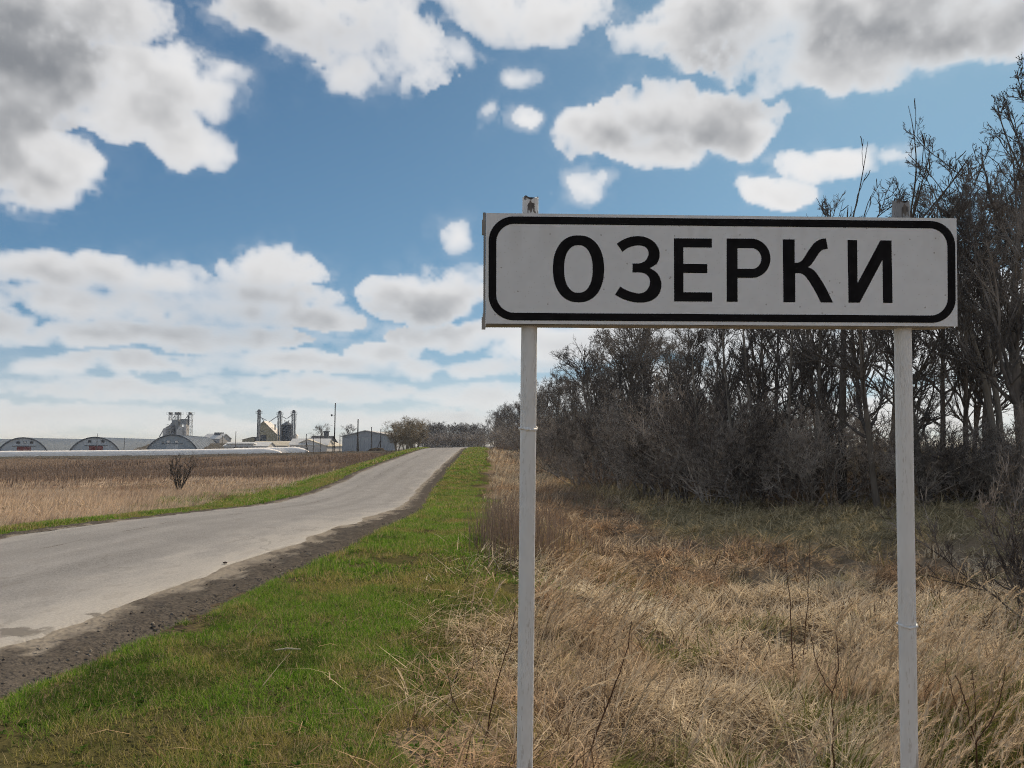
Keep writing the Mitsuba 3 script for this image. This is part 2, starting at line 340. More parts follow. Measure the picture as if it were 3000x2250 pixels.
scene['m_ground'] = {'type': 'twosided', 'b': {'type': 'bumpmap', 'arbitrary': {**proc(lambda p, n, uv: FB(p.x * 14, p.y * 14, 0.0, 3) * 0.07, 0.01)}, 'b': {'type': 'diffuse', 'reflectance': proc(ground_col)}}}
scene['m_road'] = {'type': 'twosided', 'b': {'type': 'bumpmap', 'arbitrary': {**proc(lambda p, n, uv: FB(p.x * 45, p.y * 45, 0.0, 2) * 0.008, 0.004)}, 'b': {'type': 'principled', 'base_color': proc(road_col), 'roughness': 0.75, 'specular': 0.35}}}
scene['m_shoulder'] = {'type': 'twosided', 'b': {'type': 'bumpmap', 'arbitrary': {**proc(lambda p, n, uv: FB(p.x * 30, p.y * 30, 0.0, 3) * 0.03, 0.004)}, 'b': {'type': 'diffuse', 'reflectance': proc(shoulder_col)}}}

sg = axis_grid(0.14, 0.07, -7.0, 13.0, -7000, 7000)
yg = axis_grid(0.2, 0.022, 0.0, 10.0, -80, 8500)
m_, uv_ = sheet(sg, yg, lambda X, Y, S: gz(X, Y))
add('ground', m_, 'm_ground', smooth=True, uv=uv_)
lab('ground', 'rough rural ground with straw field, verge and yard soil', kind='structure')

HW = 2.75
yr = axis_grid(0.12, 0.02, -2.0, 14.0, -60, 330)


def road_z(X, Y, S):
    edge = 0.02 * (meshkit.fbm(np.stack([X * 2, Y * 2, 0 * X], -1), 2, 8) - 0.5)
    return ZC(Y) + 0.03 * (1 - (S / HW) ** 2) - np.where(np.abs(S) > HW - 0.05, 0.04, 0) + edge * 0.5


sr = np.concatenate([[-HW - .05, -HW], np.linspace(-HW + .06, HW - .06, 30), [HW, HW + .05]])
m_, uv_ = sheet(sr, yr, road_z)
v_ = m_[0].reshape(len(yr), len(sr), 3)          # ragged asphalt edges
for c_, sgn in ((0, -1), (1, -1), (2, -1), (-1, 1), (-2, 1), (-3, 1)):
    v_[:, c_, 0] += sgn * 0.35 * (meshkit.fbm(np.stack([yr * 0.9, 0 * yr + sgn, 0 * yr], -1), 4, 3) - 0.55)
add('road', (v_.reshape(-1, 3), m_[1]), 'm_road', smooth=True, uv=uv_)
lab('road', 'worn pale grey asphalt country road rising to a crest', kind='structure')

ys = axis_grid(0.045, 0.03, 3.0, 16.0, -40, 320)
for name, lo, hi, sgn in (('road_shoulder', 2.45, 3.95, 1), ('road_shoulder_001', -3.75, -2.45, -1)):
    ss_ = np.linspace(lo, hi, 30)

    def sh_z(X, Y, S):
        a = np.abs(S)
        p = np.stack([X * 7, Y * 7, 0 * X], -1)
        clod = meshkit.fbm(p, 4, 11) - 0.45
        base = ZC(Y) - 0.035 * sst(2.6, 2.9, a) - 0.05 * sst(3.35, 3.6, a) + 0.03 * sst(3.6, 3.9, a)
        return base - 0.03 * sst(2.75, 2.5, a) + clod * 0.075 * sst(2.6, 3.1, a) - 0.10 * sst(3.8, 3.95, a)
    m_, uv_ = sheet(ss_, ys, sh_z)
    add(name, m_, 'm_shoulder', smooth=True, uv=uv_)
    lab(name, 'dark crumbly dirt shoulder between asphalt and grass, ' + ('near side' if sgn > 0 else 'far side'), kind='structure')

# ---------------------------------------------------------------- the town sign
def rot3(yaw, tilt, roll):
    r = trimesh.transformations.euler_matrix
    return r(0, 0, yaw, 'sxyz') @ r(tilt, 0, 0, 'sxyz') @ r(0, roll, 0, 'sxyz')


SIGN = rot3(math.radians(2.208), math.radians(3.285), 0.0)
SIGN[:3, 3] = (0.7129, 2.6105, 2.2867)
SIGN_INV = np.linalg.inv(SIGN)


def in_sign(m):
    m = m.copy()
    m.apply_transform(SIGN)
    return m


def sign_local(p):
    M = SIGN_INV.tolist()
    return [M[i][0] * p.x + M[i][1] * p.y + M[i][2] * p.z + M[i][3] for i in range(3)]


def face_col(p, n, uv):
    x, y, z = sign_local(p)
    g = 0.66 + 0.05 * (FB(x * 3, z * 5, 0.0, 3) - 0.5) + 0.05 * (FB(x * 40, z * 40, 2.0, 2) - 0.5)
    c = C(g * 0.935, g * 0.985, g * 1.035)
    d1, _, r1 = voronoi(x * 60, z * 60)
    speck = SS(0.13, 0.06, d1) * SS(0.55, 0.6, r1)
    d2, _, r2 = voronoi(x * 22 + 3, z * 22)
    speck2 = SS(0.075, 0.04, d2) * SS(0.76, 0.78, r2)
    streak = SS(0.55, 0.75, FB(x * 26, z * 1.2, 5.0, 3)) * SS(-0.02, 0.18, z) * 0.3
    c = mix(c, C(0.36, 0.34, 0.31), speck * 0.3 + streak * 0.6)
    return mix(c, C(0.13, 0.10, 0.08), speck2 * 0.6)


def black_col(p, n, uv):
    x, y, z = sign_local(p)
    g = 0.006 + 0.008 * FB(x * 30, z * 30, 0.0, 3)
    return C(g, g, g * 1.15)


def post_col(p, n, uv):
    u, v = uv.x, uv.y                    # around the tube (0..1), metres down it
    g = 0.66 + 0.08 * (FB(p.x * 30, p.y * 30, p.z * 14, 3) - 0.5)
    c = C(g * 0.955, g * 0.985, g * 1.0)
    bump = FB(u * 60, v * 55, 2.0, 3)
    c = mix(c, C(0.34, 0.32, 0.29), SS(0.56, 0.70, bump) * SS(0.48, 0.70, FB(u * 9, v * 5, 7.0, 3)) * 0.5)
    top = SS(0.07, 0.0, v)
    chip = FB(u * 14, v * 30, 9.0, 3)
    rust = mix((0.03, 0.028, 0.028), (0.13, 0.105, 0.09), FB(u * 30, v * 60, 1.0, 2))
    c = mix(c, mix((0.12, 0.125, 0.14), (0.22, 0.23, 0.25), chip), SS(0.10, 0.06, v) * SS(1.0, 1.1, p.x) * 0.9)
    c = mix(c, rust, SS(0.63, 0.67, chip + top * 0.10) * SS(0.16, 0.02, v))
    c = mix(c, C(0.30, 0.27, 0.23), SS(0.60, 0.66, FB(u * 7, v * 5, 4.0, 3)) * SS(1.2, 1.7, v) * 0.7)
    return c


scene['m_sign_face'] = princ(proc(face_col), 0.45, spec=0.4)
scene['m_sign_black'] = princ(proc(black_col), 0.7, spec=0.06)
scene['m_sign_trim'] = princ(proc(lambda p, n, uv: mix((0.10, 0.10, 0.095), (0.30, 0.29, 0.27), FB(p.x * 20, p.y * 20, p.z * 20, 3))), 0.5)
scene['m_post'] = {'type': 'twosided', 'b': {'type': 'bumpmap', 'arbitrary': {**proc(lambda p, n, uv: FB(uv.x * 60, uv.y * 55, 2.0, 3) * 0.0022, 0.001)}, 'b': {'type': 'principled', 'base_color': proc(post_col), 'roughness': 0.45, 'specular': 0.45}}}

SW, SH, SD = 1.6, 0.3686, 0.105
lab('town_sign', 'white rectangular place-name sign lettered ОЗЕРКИ on two white tube posts', 'sign')
# sheet-metal box: front sheet with folded edges, back tray slightly wider on the left
front = m3.Manifold.cube((SW, 0.004, SH)).translate((-SW / 2, 0, -SH / 2))
sub('town_sign', 'panel', in_sign(trimesh.Trimesh(*(lambda m: (m.vert_properties[:, :3], m.tri_verts))(front.to_mesh()), process=False)), 'm_sign_face')
tray = join([bx(-SW / 2 + .003, SW / 2 - .003, .0045, SD, SH / 2 - .004, SH / 2 - .001), bx(-SW / 2 + .003, SW / 2 - .003, .0045, SD, -SH / 2 + .001, -SH / 2 + .004),
             bx(SW / 2 - .004, SW / 2 - .001, .0045, SD, -SH / 2 + .0045, SH / 2 - .0045), bx(-SW / 2 + .001, -SW / 2 + .004, .0045, SD, -SH / 2 + .0045, SH / 2 - .0045),
             bx(-SW / 2 + .0045, SW / 2 - .0045, SD - .004, SD - .001, -SH / 2 + .0045, SH / 2 - .0045)])
sub('town_sign', 'edge', in_sign(tray), 'm_sign_trim')
# sealing lip folded over the left edge, torn at its ends, and a lower drip lip
lip = [bx(-SW / 2 - .0085, -SW / 2 - .0005, .003, .02, -SH / 2 - .012, SH / 2 - .001)]
for z0, z1, o in ((SH / 2 - .07, SH / 2 - .022, .0135), (SH / 2 - .022, SH / 2 + .002, .0105), (-SH / 2 - .018, -SH / 2 + .022, .0135), (-SH / 2 + .022, -SH / 2 + .034, .0105)):
    lip.append(bx(-SW / 2 - o, -SW / 2 - .0012, .0022, .021, z0, z1))
sub('town_sign', 'edge_lip', in_sign(join(lip)), 'm_sign_trim')
low = [bx(-SW / 2 + .0, SW / 2 - .02, .006, SD - .006, -SH / 2 - .0035, -SH / 2 - .0005)]
sub('town_sign', 'drip_lip', in_sign(join(low)), 'm_sign_trim')


def flat(poly, y, t):
    polys = getattr(poly, 'geoms', [poly])
    out = []
    for g in polys:
        m = prism(g, t)
        m.apply_translation((0, y, 0))
        out.append(m)
    return join(out)


def rrect(x0, x1, z0, z1, r):
    return sbox(x0 + r, z0 + r, x1 - r, z1 - r).buffer(r, quad_segs=16)


bord = rrect(-.791, .7935, -.1728, .1735, .084).difference(rrect(-.766, .767, -.148, .149, .061))
sub('town_sign', 'border', in_sign(flat(bord, -.0016, .0014)), 'm_sign_black')


def smooth_poly(pts, corners):
    """closed outline through pts (mm); between the indices in corners it is rounded (Catmull-Rom), at them it is sharp"""
    P = np.array(pts, float) / 1000
    n = len(P)
    out = []
    for i in range(n):
        p1, p2 = P[i], P[(i + 1) % n]
        a, b = i in corners, (i + 1) % n in corners
        p0 = p1 if a else P[i - 1]
        p3 = p2 if b else P[(i + 2) % n]
        if a and b:
            out.append(p1)
            continue
        for t in np.arange(0, 1, 0.2):
            out.append(0.5 * (2 * p1 + (p2 - p0) * t + (2 * p0 - 5 * p1 + 4 * p2 - p3) * t * t + (3 * p1 - p0 - 3 * p2 + p3) * t ** 3))
    return Polygon(out).buffer(0)


def oval(x0, x1, z0, z1, e=2.25):
    t = np.linspace(0, 2 * np.pi, 72, endpoint=False)
    c, s = np.cos(t), np.sin(t)
    return Polygon(np.stack([(x0 + x1) / 2 + (x1 - x0) / 2 * np.sign(c) * np.abs(c) ** (2 / e), (z0 + z1) / 2 + (z1 - z0) / 2 * np.sign(s) * np.abs(s) ** (2 / e)], 1))


Z_ = [(-363, 86), (-343, 99), (-317, 109), (-289, 112), (-262, 107), (-238, 93), (-224, 74), (-219, 55), (-221, 36), (-230, 19), (-252, 5), (-230, -9), (-217, -30), (-213, -53), (-219, -77), (-232, -94), (-253, -106), (-283, -111), (-313, -108), (-343, -99), (-369, -85), (-352, -58), (-332, -69), (-309, -77), (-287, -80), (-268, -74), (-256, -60), (-251, -43), (-255, -26), (-266, -15), (-283, -10), (-310, -10), (-310, 20), (-285, 21), (-268, 29), (-258, 44), (-256, 57), (-261, 70), (-272, 78), (-291, 81), (-308, 78), (-326, 72), (-344, 59)]
E_ = [(-170, 106), (-42, 106), (-42, 76), (-139, 76), (-139, 20), (-58, 20), (-58, -10), (-139, -10), (-139, -75), (-42, -75), (-42, -106), (-170, -106)]
K_ = [(200, 106), (240, 106), (240, 26), (257, 30), (269, 40), (287, 68), (307, 94), (327, 107), (347, 111), (354, 76), (336, 72), (322, 59), (306, 35), (294, 19), (285, 13), (306, 2), (326, -24), (346, -57), (370, -106), (329, -106), (310, -69), (290, -36), (274, -16), (259, -8), (241, -8), (241, -106), (201, -106)]
I_ = [(422, 106), (454, 106), (455, -41), (535, 106), (573, 106), (575, -106), (543, -106), (542, 41), (462, -106), (424, -106)]
bowl = sbox(.045, -.025, .093, .107).union(affinity.scale(Point(.093, .041).buffer(1, quad_segs=24), .064, .066)).intersection(sbox(.02, -.03, .2, .11))
hole = sbox(.045, .005, .093, .0755).union(affinity.scale(Point(.093, .0402).buffer(1, quad_segs=24), .0335, .0353)).intersection(sbox(.045, 0, .2, .11))
glyphs = [oval(-.577, -.406, -.1115, .1125).difference(oval(-.540, -.444, -.080, .080)),
          smooth_poly(Z_, {0, 10, 20, 21, 31, 32, 42}),
          smooth_poly(E_, set(range(12))),
          sbox(.0085, -.106, .0447, .107).union(bowl).difference(hole),
          smooth_poly(K_, {0, 1, 2, 8, 9, 14, 18, 19, 24, 25, 26}),
          smooth_poly(I_, set(range(10)))]
for g in glyphs:
    sub('town_sign', 'letter', in_sign(flat(g, -.0012, .0010)), 'm_sign_black')


def post(x_top, x_slope, z_top, r, bead_z, sweep):
    """white steel tube behind the front sheet; open worn top end; a ragged weld bead round it"""
    n, zs = 32, np.concatenate([[z_top, z_top - .0015, z_top - .004], np.linspace(z_top - .01, -3.05, 60)])
    ang = np.arange(n + 1) * 2 * np.pi / n
    V, UV = [], []
    for i, z in enumerate(zs):
        rr = r * (0.975 if i == 0 else 1) * (1 + 0.006 * np.sin(z * 9))
        cx = x_top + x_slope * (z_top - z)
        # an obliquely sawn, dented end
        zz = z + (0.006 * np.sin(ang * 2 + 1) + 0.004 * np.sin(ang * 5) if i < 3 else 0)
        V.append(np.stack([cx + rr * np.cos(ang), SD * 0.52 + rr * np.sin(ang), zz + 0 * ang], 1))
        UV.append(np.stack([ang / (2 * np.pi), z_top - z + 0 * ang], 1))
    m = n + 1
    k, j = np.meshgrid(np.arange(len(zs) - 1), np.arange(n), indexing='ij')
    q = np.stack([k * m + j, (k + 1) * m + j, (k + 1) * m + j + 1, k * m + j + 1], -1).reshape(-1, 4)
    f = np.vstack([q[:, [0, 1, 2]], q[:, [0, 2, 3]]])
    # inner wall a hand's depth down, so the tube is open
    Vi = [np.stack([x_top + x_slope * (z_top - z) + (r - .004) * np.cos(ang), SD * 0.52 + (r - .004) * np.sin(ang), z + 0 * ang], 1) for z in (z_top - .001, z_top - .15)]
    o = m * len(zs)
    j = np.arange(n)
    fi = np.vstack([np.stack([o + j, o + j + 1, o + m + j + 1], 1), np.stack([o + j, o + m + j + 1, o + m + j], 1), np.stack([j, j + 1, o + j + 1], 1), np.stack([j, o + j + 1, o + j], 1)])
    V = np.vstack(V + Vi)
    UV = np.vstack(UV + [np.full((2 * m, 2), 0.5) * [1, 0.01]])
    Vw = V @ SIGN[:3, :3].T + SIGN[:3, 3]
    key = sub('town_sign', 'post', (Vw, np.vstack([f, fi])), 'm_post', smooth=True, uv=UV)
    # weld bead
    a = np.linspace(0, 2 * np.pi, 49)
    cx = x_top + x_slope * (z_top - bead_z)
    rr = r + .0012
    line = np.stack([cx + rr * np.cos(a), SD * 0.52 + rr * np.sin(a), bead_z + .0025 * np.sin(a * 2 + sweep) + .0012 * np.sin(a * 11)], 1)
    rad = .0042 + .0014 * np.sin(a * 7 + 1) + .0010 * np.sin(a * 17 + sweep)
    v, ff = tubes(line[None], rad[None], 8)
    v = v @ SIGN[:3, :3].T + SIGN[:3, 3]
    sub(key, 'weld_bead', (v, ff), 'm_post', smooth=True, uv=np.stack([np.repeat(a, 8) / 6.28, np.full(len(v), .6)], 1))


post(-.6490, -.0082, .248, .0272, -.535, 0.4)
post(.6365, .0074, .251, .0280, -1.205, 2.1)

# ---------------------------------------------------------------- grass: single blades in numpy
def blade_mesh(P, az, L, W, lean, curl, segs, rnd):
    """P (n,3) roots, az heading of the lean, L length, W width, lean from upright (rad) at the root, curl extra lean at the tip"""
    n = len(P)
    tt = np.linspace(0, 1, segs + 1)
    face = az + np.pi / 2 + RNG.normal(0, 0.9, n)
    wd = np.stack([np.cos(face), np.sin(face), 0 * face], 1)
    pos, pts = P.copy(), [P]
    for i in range(segs):
        th = lean + curl * (i + 0.5) / segs
        d = np.stack([np.sin(th) * np.cos(az), np.sin(th) * np.sin(az), np.cos(th)], 1)
        pos = pos + d * (L / segs)[:, None]
        pts.append(pos)
    V, UV = [], []
    for i in range(segs):
        w = (W * (1 - 0.55 * tt[i]) / 2)[:, None] * wd
        V += [pts[i] - w, pts[i] + w]
        UV += [np.stack([rnd, 0 * rnd + tt[i]], 1)] * 2
    V.append(pts[-1])
    UV.append(np.stack([rnd, 0 * rnd + 1], 1))
    k = 2 * segs + 1
    V = np.stack(V, 1).reshape(-1, 3)
    UV = np.stack(UV, 1).reshape(-1, 2)
    F = []
    for i in range(segs - 1):
        a = 2 * i
        F += [[a, a + 1, a + 3], [a, a + 3, a + 2]]
    F.append([2 * segs - 2, 2 * segs - 1, 2 * segs])
    F = (np.array(F)[None] + (np.arange(n) * k)[:, None, None]).reshape(-1, 3)
    return V, F, UV


def scatter(n, y0, y1, xlo, xhi, by_x=False, power=1.0):
    """n points between depths y0 and y1, s (or x) between xlo(y) and xhi(y), inside the view and a little beside it"""
    y = y0 + (y1 - y0) * RNG.random(n * 2) ** power
    lo, hi = xlo(y) * np.ones_like(y), xhi(y) * np.ones_like(y)
    s = lo + (hi - lo) * RNG.random(len(y))
    x = s if by_x else XC(y) + s
    ok = np.abs(x) < 0.70 * y + 2.6
    x, y = x[ok][:n], y[ok][:n]
    return x, y


def nz(x, y, f, seed, oct=3):
    return meshkit.fbm(np.stack([x * f, y * f, 0 * x], -1), oct, seed)


class Stuff:
    def __init__(self):
        self.v, self.f, self.uv, self.n = [], [], [], 0

    def put(self, V, F, UV):
        self.v.append(V)
        self.f.append(F + self.n)
        self.uv.append(UV)
        self.n += len(V)

    def done(self, key, bsdf, label, cat):
        f = np.vstack(self.f)
        add(key, (np.vstack(self.v), f), bsdf, uv=np.vstack(self.uv))
        lab(key, label, cat, kind='stuff')
        print(key, len(f), 'triangles')


def leafy(fn, trans=0.9, rough=0.55):
    return {'type': 'principledthin', 'base_color': proc(fn), 'roughness': rough, 'diff_trans': trans, 'eta': 1.35, 'spec_trans': 0.0}


def lawn_col(p, n, uv):
    r, t = uv.x, uv.y
    big = FB(p.x * 0.9, p.y * 0.9, 0.0, 3)
    pat = FB(p.x * 3.1, p.y * 3.1, 4.0, 2)
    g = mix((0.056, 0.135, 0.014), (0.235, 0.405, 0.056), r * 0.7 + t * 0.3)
    olive = mix((0.16, 0.16, 0.04), (0.40, 0.36, 0.145), r)
    edge = SS(-2.2, 0.6, p.x + (pat - 0.5) * 2.0) * SS(11.0, 5.0, p.y) * 0.24
    c = mix(g, olive, SS(0.455, 0.64, big * 0.62 + pat * 0.38 + (r - 0.5) * 0.30 + edge))
    c = mix(c, mix((0.03, 0.075, 0.012), (0.06, 0.13, 0.02), r), SS(0.60, 0.72, FB(p.x * 1.7, p.y * 1.7, 15.0, 3)) * 0.7)
    dead = mix((0.30, 0.24, 0.14), (0.55, 0.46, 0.30), t)
    return mix(c, dead, SS(0.845, 0.875, cell_rand(r * 997.0) + edge * 0.9))


def straw_col(p, n, uv):
    r, t = uv.x, uv.y
    k = cell_rand(r * 4099.0)
    big = FB(p.x * 0.5, p.y * 0.5, 0.0, 3)
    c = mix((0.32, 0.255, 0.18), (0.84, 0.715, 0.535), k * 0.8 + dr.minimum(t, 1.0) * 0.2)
    brown = mix((0.19, 0.13, 0.088), (0.66, 0.485, 0.325), k)
    pale = mix((0.50, 0.44, 0.33), (0.86, 0.79, 0.63), k)
    c = mix(c, brown, SS(0.48, 0.60, big))
    near = dr.sqrt(dr.square((p.x - 1.35) / 1.5) + dr.square((p.y - 11.6) / 1.7))
    c = mix(c, pale, dr.maximum(SS(0.43, 0.35, big) * 0.6, SS(1.1, 0.5, near + (big - 0.5) * 1.5)))
    c = mix(c, C(0.11, 0.075, 0.05), SS(0.78, 0.82, cell_rand(r * 733.0)))
    green = mix((0.07, 0.10, 0.02), (0.19, 0.21, 0.06), k)
    gp = FB(p.x * 1.1, p.y * 1.1, 8.0, 3)
    c = mix(c, green, SS(0.54, 0.64, gp) * SS(0.25, 0.5, cell_rand(r * 531.0)) * SS(26.0, 9.0, p.y))
    c = mix(c, mix((0.42, 0.33, 0.22), (0.78, 0.66, 0.49), cell_rand(r * 97.0)), SS(1.0, 1.5, t))
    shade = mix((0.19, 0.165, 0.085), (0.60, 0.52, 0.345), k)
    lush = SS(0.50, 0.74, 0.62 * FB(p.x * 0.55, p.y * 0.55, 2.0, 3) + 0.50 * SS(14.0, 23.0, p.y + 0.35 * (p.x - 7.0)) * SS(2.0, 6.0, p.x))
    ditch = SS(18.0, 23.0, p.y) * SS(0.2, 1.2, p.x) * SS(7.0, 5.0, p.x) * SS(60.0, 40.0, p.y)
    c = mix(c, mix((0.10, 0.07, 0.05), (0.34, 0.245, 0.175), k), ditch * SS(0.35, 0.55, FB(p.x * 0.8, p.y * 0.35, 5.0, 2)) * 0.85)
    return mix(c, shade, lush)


def weed_col(p, n, uv):
    r, t = uv.x, uv.y
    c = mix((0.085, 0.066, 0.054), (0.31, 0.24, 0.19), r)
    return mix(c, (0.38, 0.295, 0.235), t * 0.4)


def field_col(p, n, uv):
    r, t = uv.x, uv.y
    big = FB(p.x * 0.16, p.y * 0.3, 0.0, 3)
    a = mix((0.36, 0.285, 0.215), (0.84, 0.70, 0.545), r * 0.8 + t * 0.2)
    b = mix((0.25, 0.18, 0.135), (0.50, 0.375, 0.285), r)
    return mix(a, b, SS(0.5, 0.66, big))


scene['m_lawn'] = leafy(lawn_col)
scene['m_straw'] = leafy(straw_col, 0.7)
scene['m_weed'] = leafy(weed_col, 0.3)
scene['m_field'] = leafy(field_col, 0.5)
WIND = 0.35                                       # the prevailing lean: to the right and away

# green verge on both sides of the road
st = Stuff()
for (n, y0, y1, lo, hi, L, W) in ((180000, 3.6, 10, 3.72, 7.2, .065, .0055), (130000, 10, 24, 3.7, 7.0, .09, .011), (70000, 24, 62, 3.6, 6.5, .12, .026), (45000, 62, 150, 3.5, 6.5, .16, .06), (9000, 150, 320, 3.4, 7, .25, .12)):
    x, y = scatter(n, y0, y1, lambda y: lo + 0.25 * (nz(y, y * 0, 2.3, 5) - .5) * 2 + 0 * y, lambda y: hi + 1.5 * (nz(y, y * 0, 0.5, 6) - .5) * 2)
    s = x - XC(y)
    keep = RNG.random(len(x)) < np.clip(1.15 - sst(5.9, 7.4, s + (nz(x, y, .8, 12) - .5) * 2.4) * 1.1, 0.05 + .33 * sst(8, 5.5, y) * sst(8.2, 7.0, s), 1) * (0.35 + 0.65 * sst(.30, .45, nz(x, y, 1.9, 14))) * np.maximum(sst(.27, .34, nz(x, y, 1.2, 55)), sst(5.0, 5.6, s))
    x, y = x[keep], y[keep]
    P = np.stack([x, y, gz(x, y) - .005], 1)
    k = len(x)
    clump = 0.55 + 0.9 * nz(x, y, 2.6, 33)
    st.put(*blade_mesh(P, RNG.random(k) * 6.28, L * clump * (0.6 + 0.8 * RNG.random(k)), W * (0.6 + 1.0 * RNG.random(k) ** 2), np.abs(RNG.normal(0.62, .40, k)), RNG.random(k) * .8, 1, RNG.random(k)))
for (n, y0, y1, L, W, hi) in ((75000, 9, 30, .10, .022, 5.9), (60000, 30, 70, .14, .055, 7.6), (34000, 70, 140, .2, .12, 9.0)):
    x, y = scatter(n, y0, y1, lambda y: -hi - 0.9 * (nz(y, 0 * y, .4, 9) - .3) * 2, lambda y: -3.35 + 0.3 * (nz(y, 0 * y, 1.7, 8) - .5) * 2)
    P = np.stack([x, y, gz(x, y) - .005], 1)
    k = len(x)
    st.put(*blade_mesh(P, RNG.random(k) * 6.28, L * (.6 + .8 * RNG.random(k)), W * (0.7 + .6 * RNG.random(k)), np.abs(RNG.normal(.4, .3, k)), RNG.random(k) * .8, 1, RNG.random(k)))
# the worn seam where the verge turns to straw is thin but not bare
x, y = scatter(30000, 3.6, 9, lambda y: 5.3 + 0 * y, lambda y: 7.6 + 0 * y)
k = len(x)
P = np.stack([x, y, gz(x, y) - .005], 1)
st.put(*blade_mesh(P, RNG.random(k) * 6.28, .055 * (.6 + 1.0 * RNG.random(k)), .0065 * (.6 + .8 * RNG.random(k)), np.abs(RNG.normal(.85, .4, k)), RNG.random(k) * .8, 1, RNG.random(k)))
# (broad-leaved rosettes among the blades are a stuff of their own)
st.done('verge_grass', 'm_lawn', 'short fresh green grass along both edges of the road', 'grass')

st = Stuff()
k = 520
x, y = scatter(k, 3.8, 16, lambda y: 3.9 + 0 * y, lambda y: 6.8 + 0 * y, power=1.4)
k = len(x)
for j in range(7):
    az = j * .9 + RNG.random(k) * .6
    L = (.018 + .036 * RNG.random(k))
    el = .25 + .5 * RNG.random(k)
    d = np.stack([np.cos(az) * np.cos(el), np.sin(az) * np.cos(el), np.sin(el)], 1)
    w = np.stack([-np.sin(az), np.cos(az), 0 * az], 1) * (L * .24)[:, None]
    b = np.stack([x, y, gz(x, y) + .015], 1)
    V = np.stack([b, b + d * (L * .55)[:, None] + w, b + d * (L * .55)[:, None] - w, b + d * L[:, None] - [0, 0, .012]], 1).reshape(-1, 3)
    F = (np.array([[0, 2, 1], [1, 2, 3]])[None] + (np.arange(k) * 4)[:, None, None]).reshape(-1, 3)
    st.put(V, F, np.stack([np.repeat(.1 + .5 * RNG.random(k), 4), np.tile([.2, .5, .5, .8], k)], 1))
scene['m_leafy'] = leafy(lambda p, n, uv: mix((0.03, 0.075, 0.012), (0.12, 0.21, 0.04), uv.x))
st.done('leafy_weeds', 'm_leafy', 'small broad-leaved weed rosettes scattered through the green verge', 'weeds')

# dead straw on the right: a matted layer, tussocks, and a few standing blades
st = Stuff()
def straw_edge(x, y):
    s = x - XC(y)
    return sst(5.7, 7.4, s + (nz(x, y, .8, 12) - .5) * 2.4 - .28 * sst(9, 5, y)) * 0.98 + 0.015


for (n, y0, y1, lo, hi, L, W, up, seg) in ((70000, 3.4, 8.5, -2.4, 8, .32, .0082, .07, 2), (75000, 8.5, 16, -1.2, 11.5, .38, .014, .07, 2), (52000, 16, 30, -1.1, 21, .42, .022, .08, 2), (32000, 30, 80, -1.5, 7, .55, .036, .4, 1), (8000, 80, 130, -3, 6, .7, .09, .5, 1)):
    x, y = scatter(n, y0, y1, lambda y: lo + 0 * y, lambda y: hi + 0 * y, by_x=True)
    keep = (RNG.random(len(x)) < straw_edge(x, y)) & (RNG.random(len(x)) < 0.06 + .22 * sst(7, 5, y) + 0.94 * sst(.38, .54, nz(x, y, 1.5, 44)))
    x, y = x[keep], y[keep]
    k = len(x)
    stand = RNG.random(k) < up * 2 * nz(x, y, .5, 17)
    swirl = (nz(x, y, .8, 23) - .5) * 11
    az = np.where(stand, RNG.normal(WIND, .8, k), swirl + RNG.normal(0, 1.1, k))
    lean = np.where(stand, np.abs(RNG.normal(.35, .25, k)), RNG.normal(1.22, .25, k))
    P = np.stack([x, y, gz(x, y) - .01 + np.where(stand, 0, RNG.random(k) ** 2 * .16)], 1)
    st.put(*blade_mesh(P, az, L * (0.5 + .9 * RNG.random(k)), W * (.6 + .8 * RNG.random(k)), lean, RNG.random(k) * 1.0, seg, RNG.random(k)))
for (n, y0, y1, lo, hi, L, W, nb) in ((520, 3.4, 8.5, -1.0, 8, .42, .0080, 55), (520, 8.5, 16, -.6, 11.5, .36, .014, 36), (380, 16, 30, -.5, 21, .36, .024, 28)):
    x, y = scatter(n, y0, y1, lambda y: lo + 0 * y, lambda y: hi + 0 * y, by_x=True)
    keep = RNG.random(len(x)) < straw_edge(x - .5, y)
    x, y = x[keep], y[keep]
    k = len(x)
    size = (.5 + .8 * RNG.random(k)) * (.62 + .38 * sst(-.5, 2.2, x))
    i = np.repeat(np.arange(k), (nb * size).astype(int))
    m = len(i)
    a, rr = RNG.random(m) * 6.28, np.sqrt(RNG.random(m))
    dx_, dy_ = np.cos(a) * rr * .13 * size[i], np.sin(a) * rr * .13 * size[i]
    # the whole tuft leans with the wind or has been pushed over
    push = np.abs(RNG.normal(.35, .3, k))[i]
    pa = RNG.normal(WIND, 1.0, k)[i]
    hx, hy = np.cos(a) * rr * .55 + np.cos(pa) * push + RNG.normal(0, .15, m), np.sin(a) * rr * .55 + np.sin(pa) * push + RNG.normal(0, .15, m)
    P = np.stack([x[i] + dx_, y[i] + dy_, 0 * a], 1)
    P[:, 2] = gz(P[:, 0], P[:, 1]) - .01
    st.put(*blade_mesh(P, np.arctan2(hy, hx), L * (.5 + .7 * RNG.random(m)) * size[i], W * (.6 + .8 * RNG.random(m)), np.arctan(np.hypot(hx, hy)), .3 + .9 * RNG.random(m), 2, (RNG.random(k)[i] * .25 + .75 * RNG.random(m))))
st.done('dry_grass', 'm_straw', 'matted tan dead grass filling the field right of the verge', 'grass')

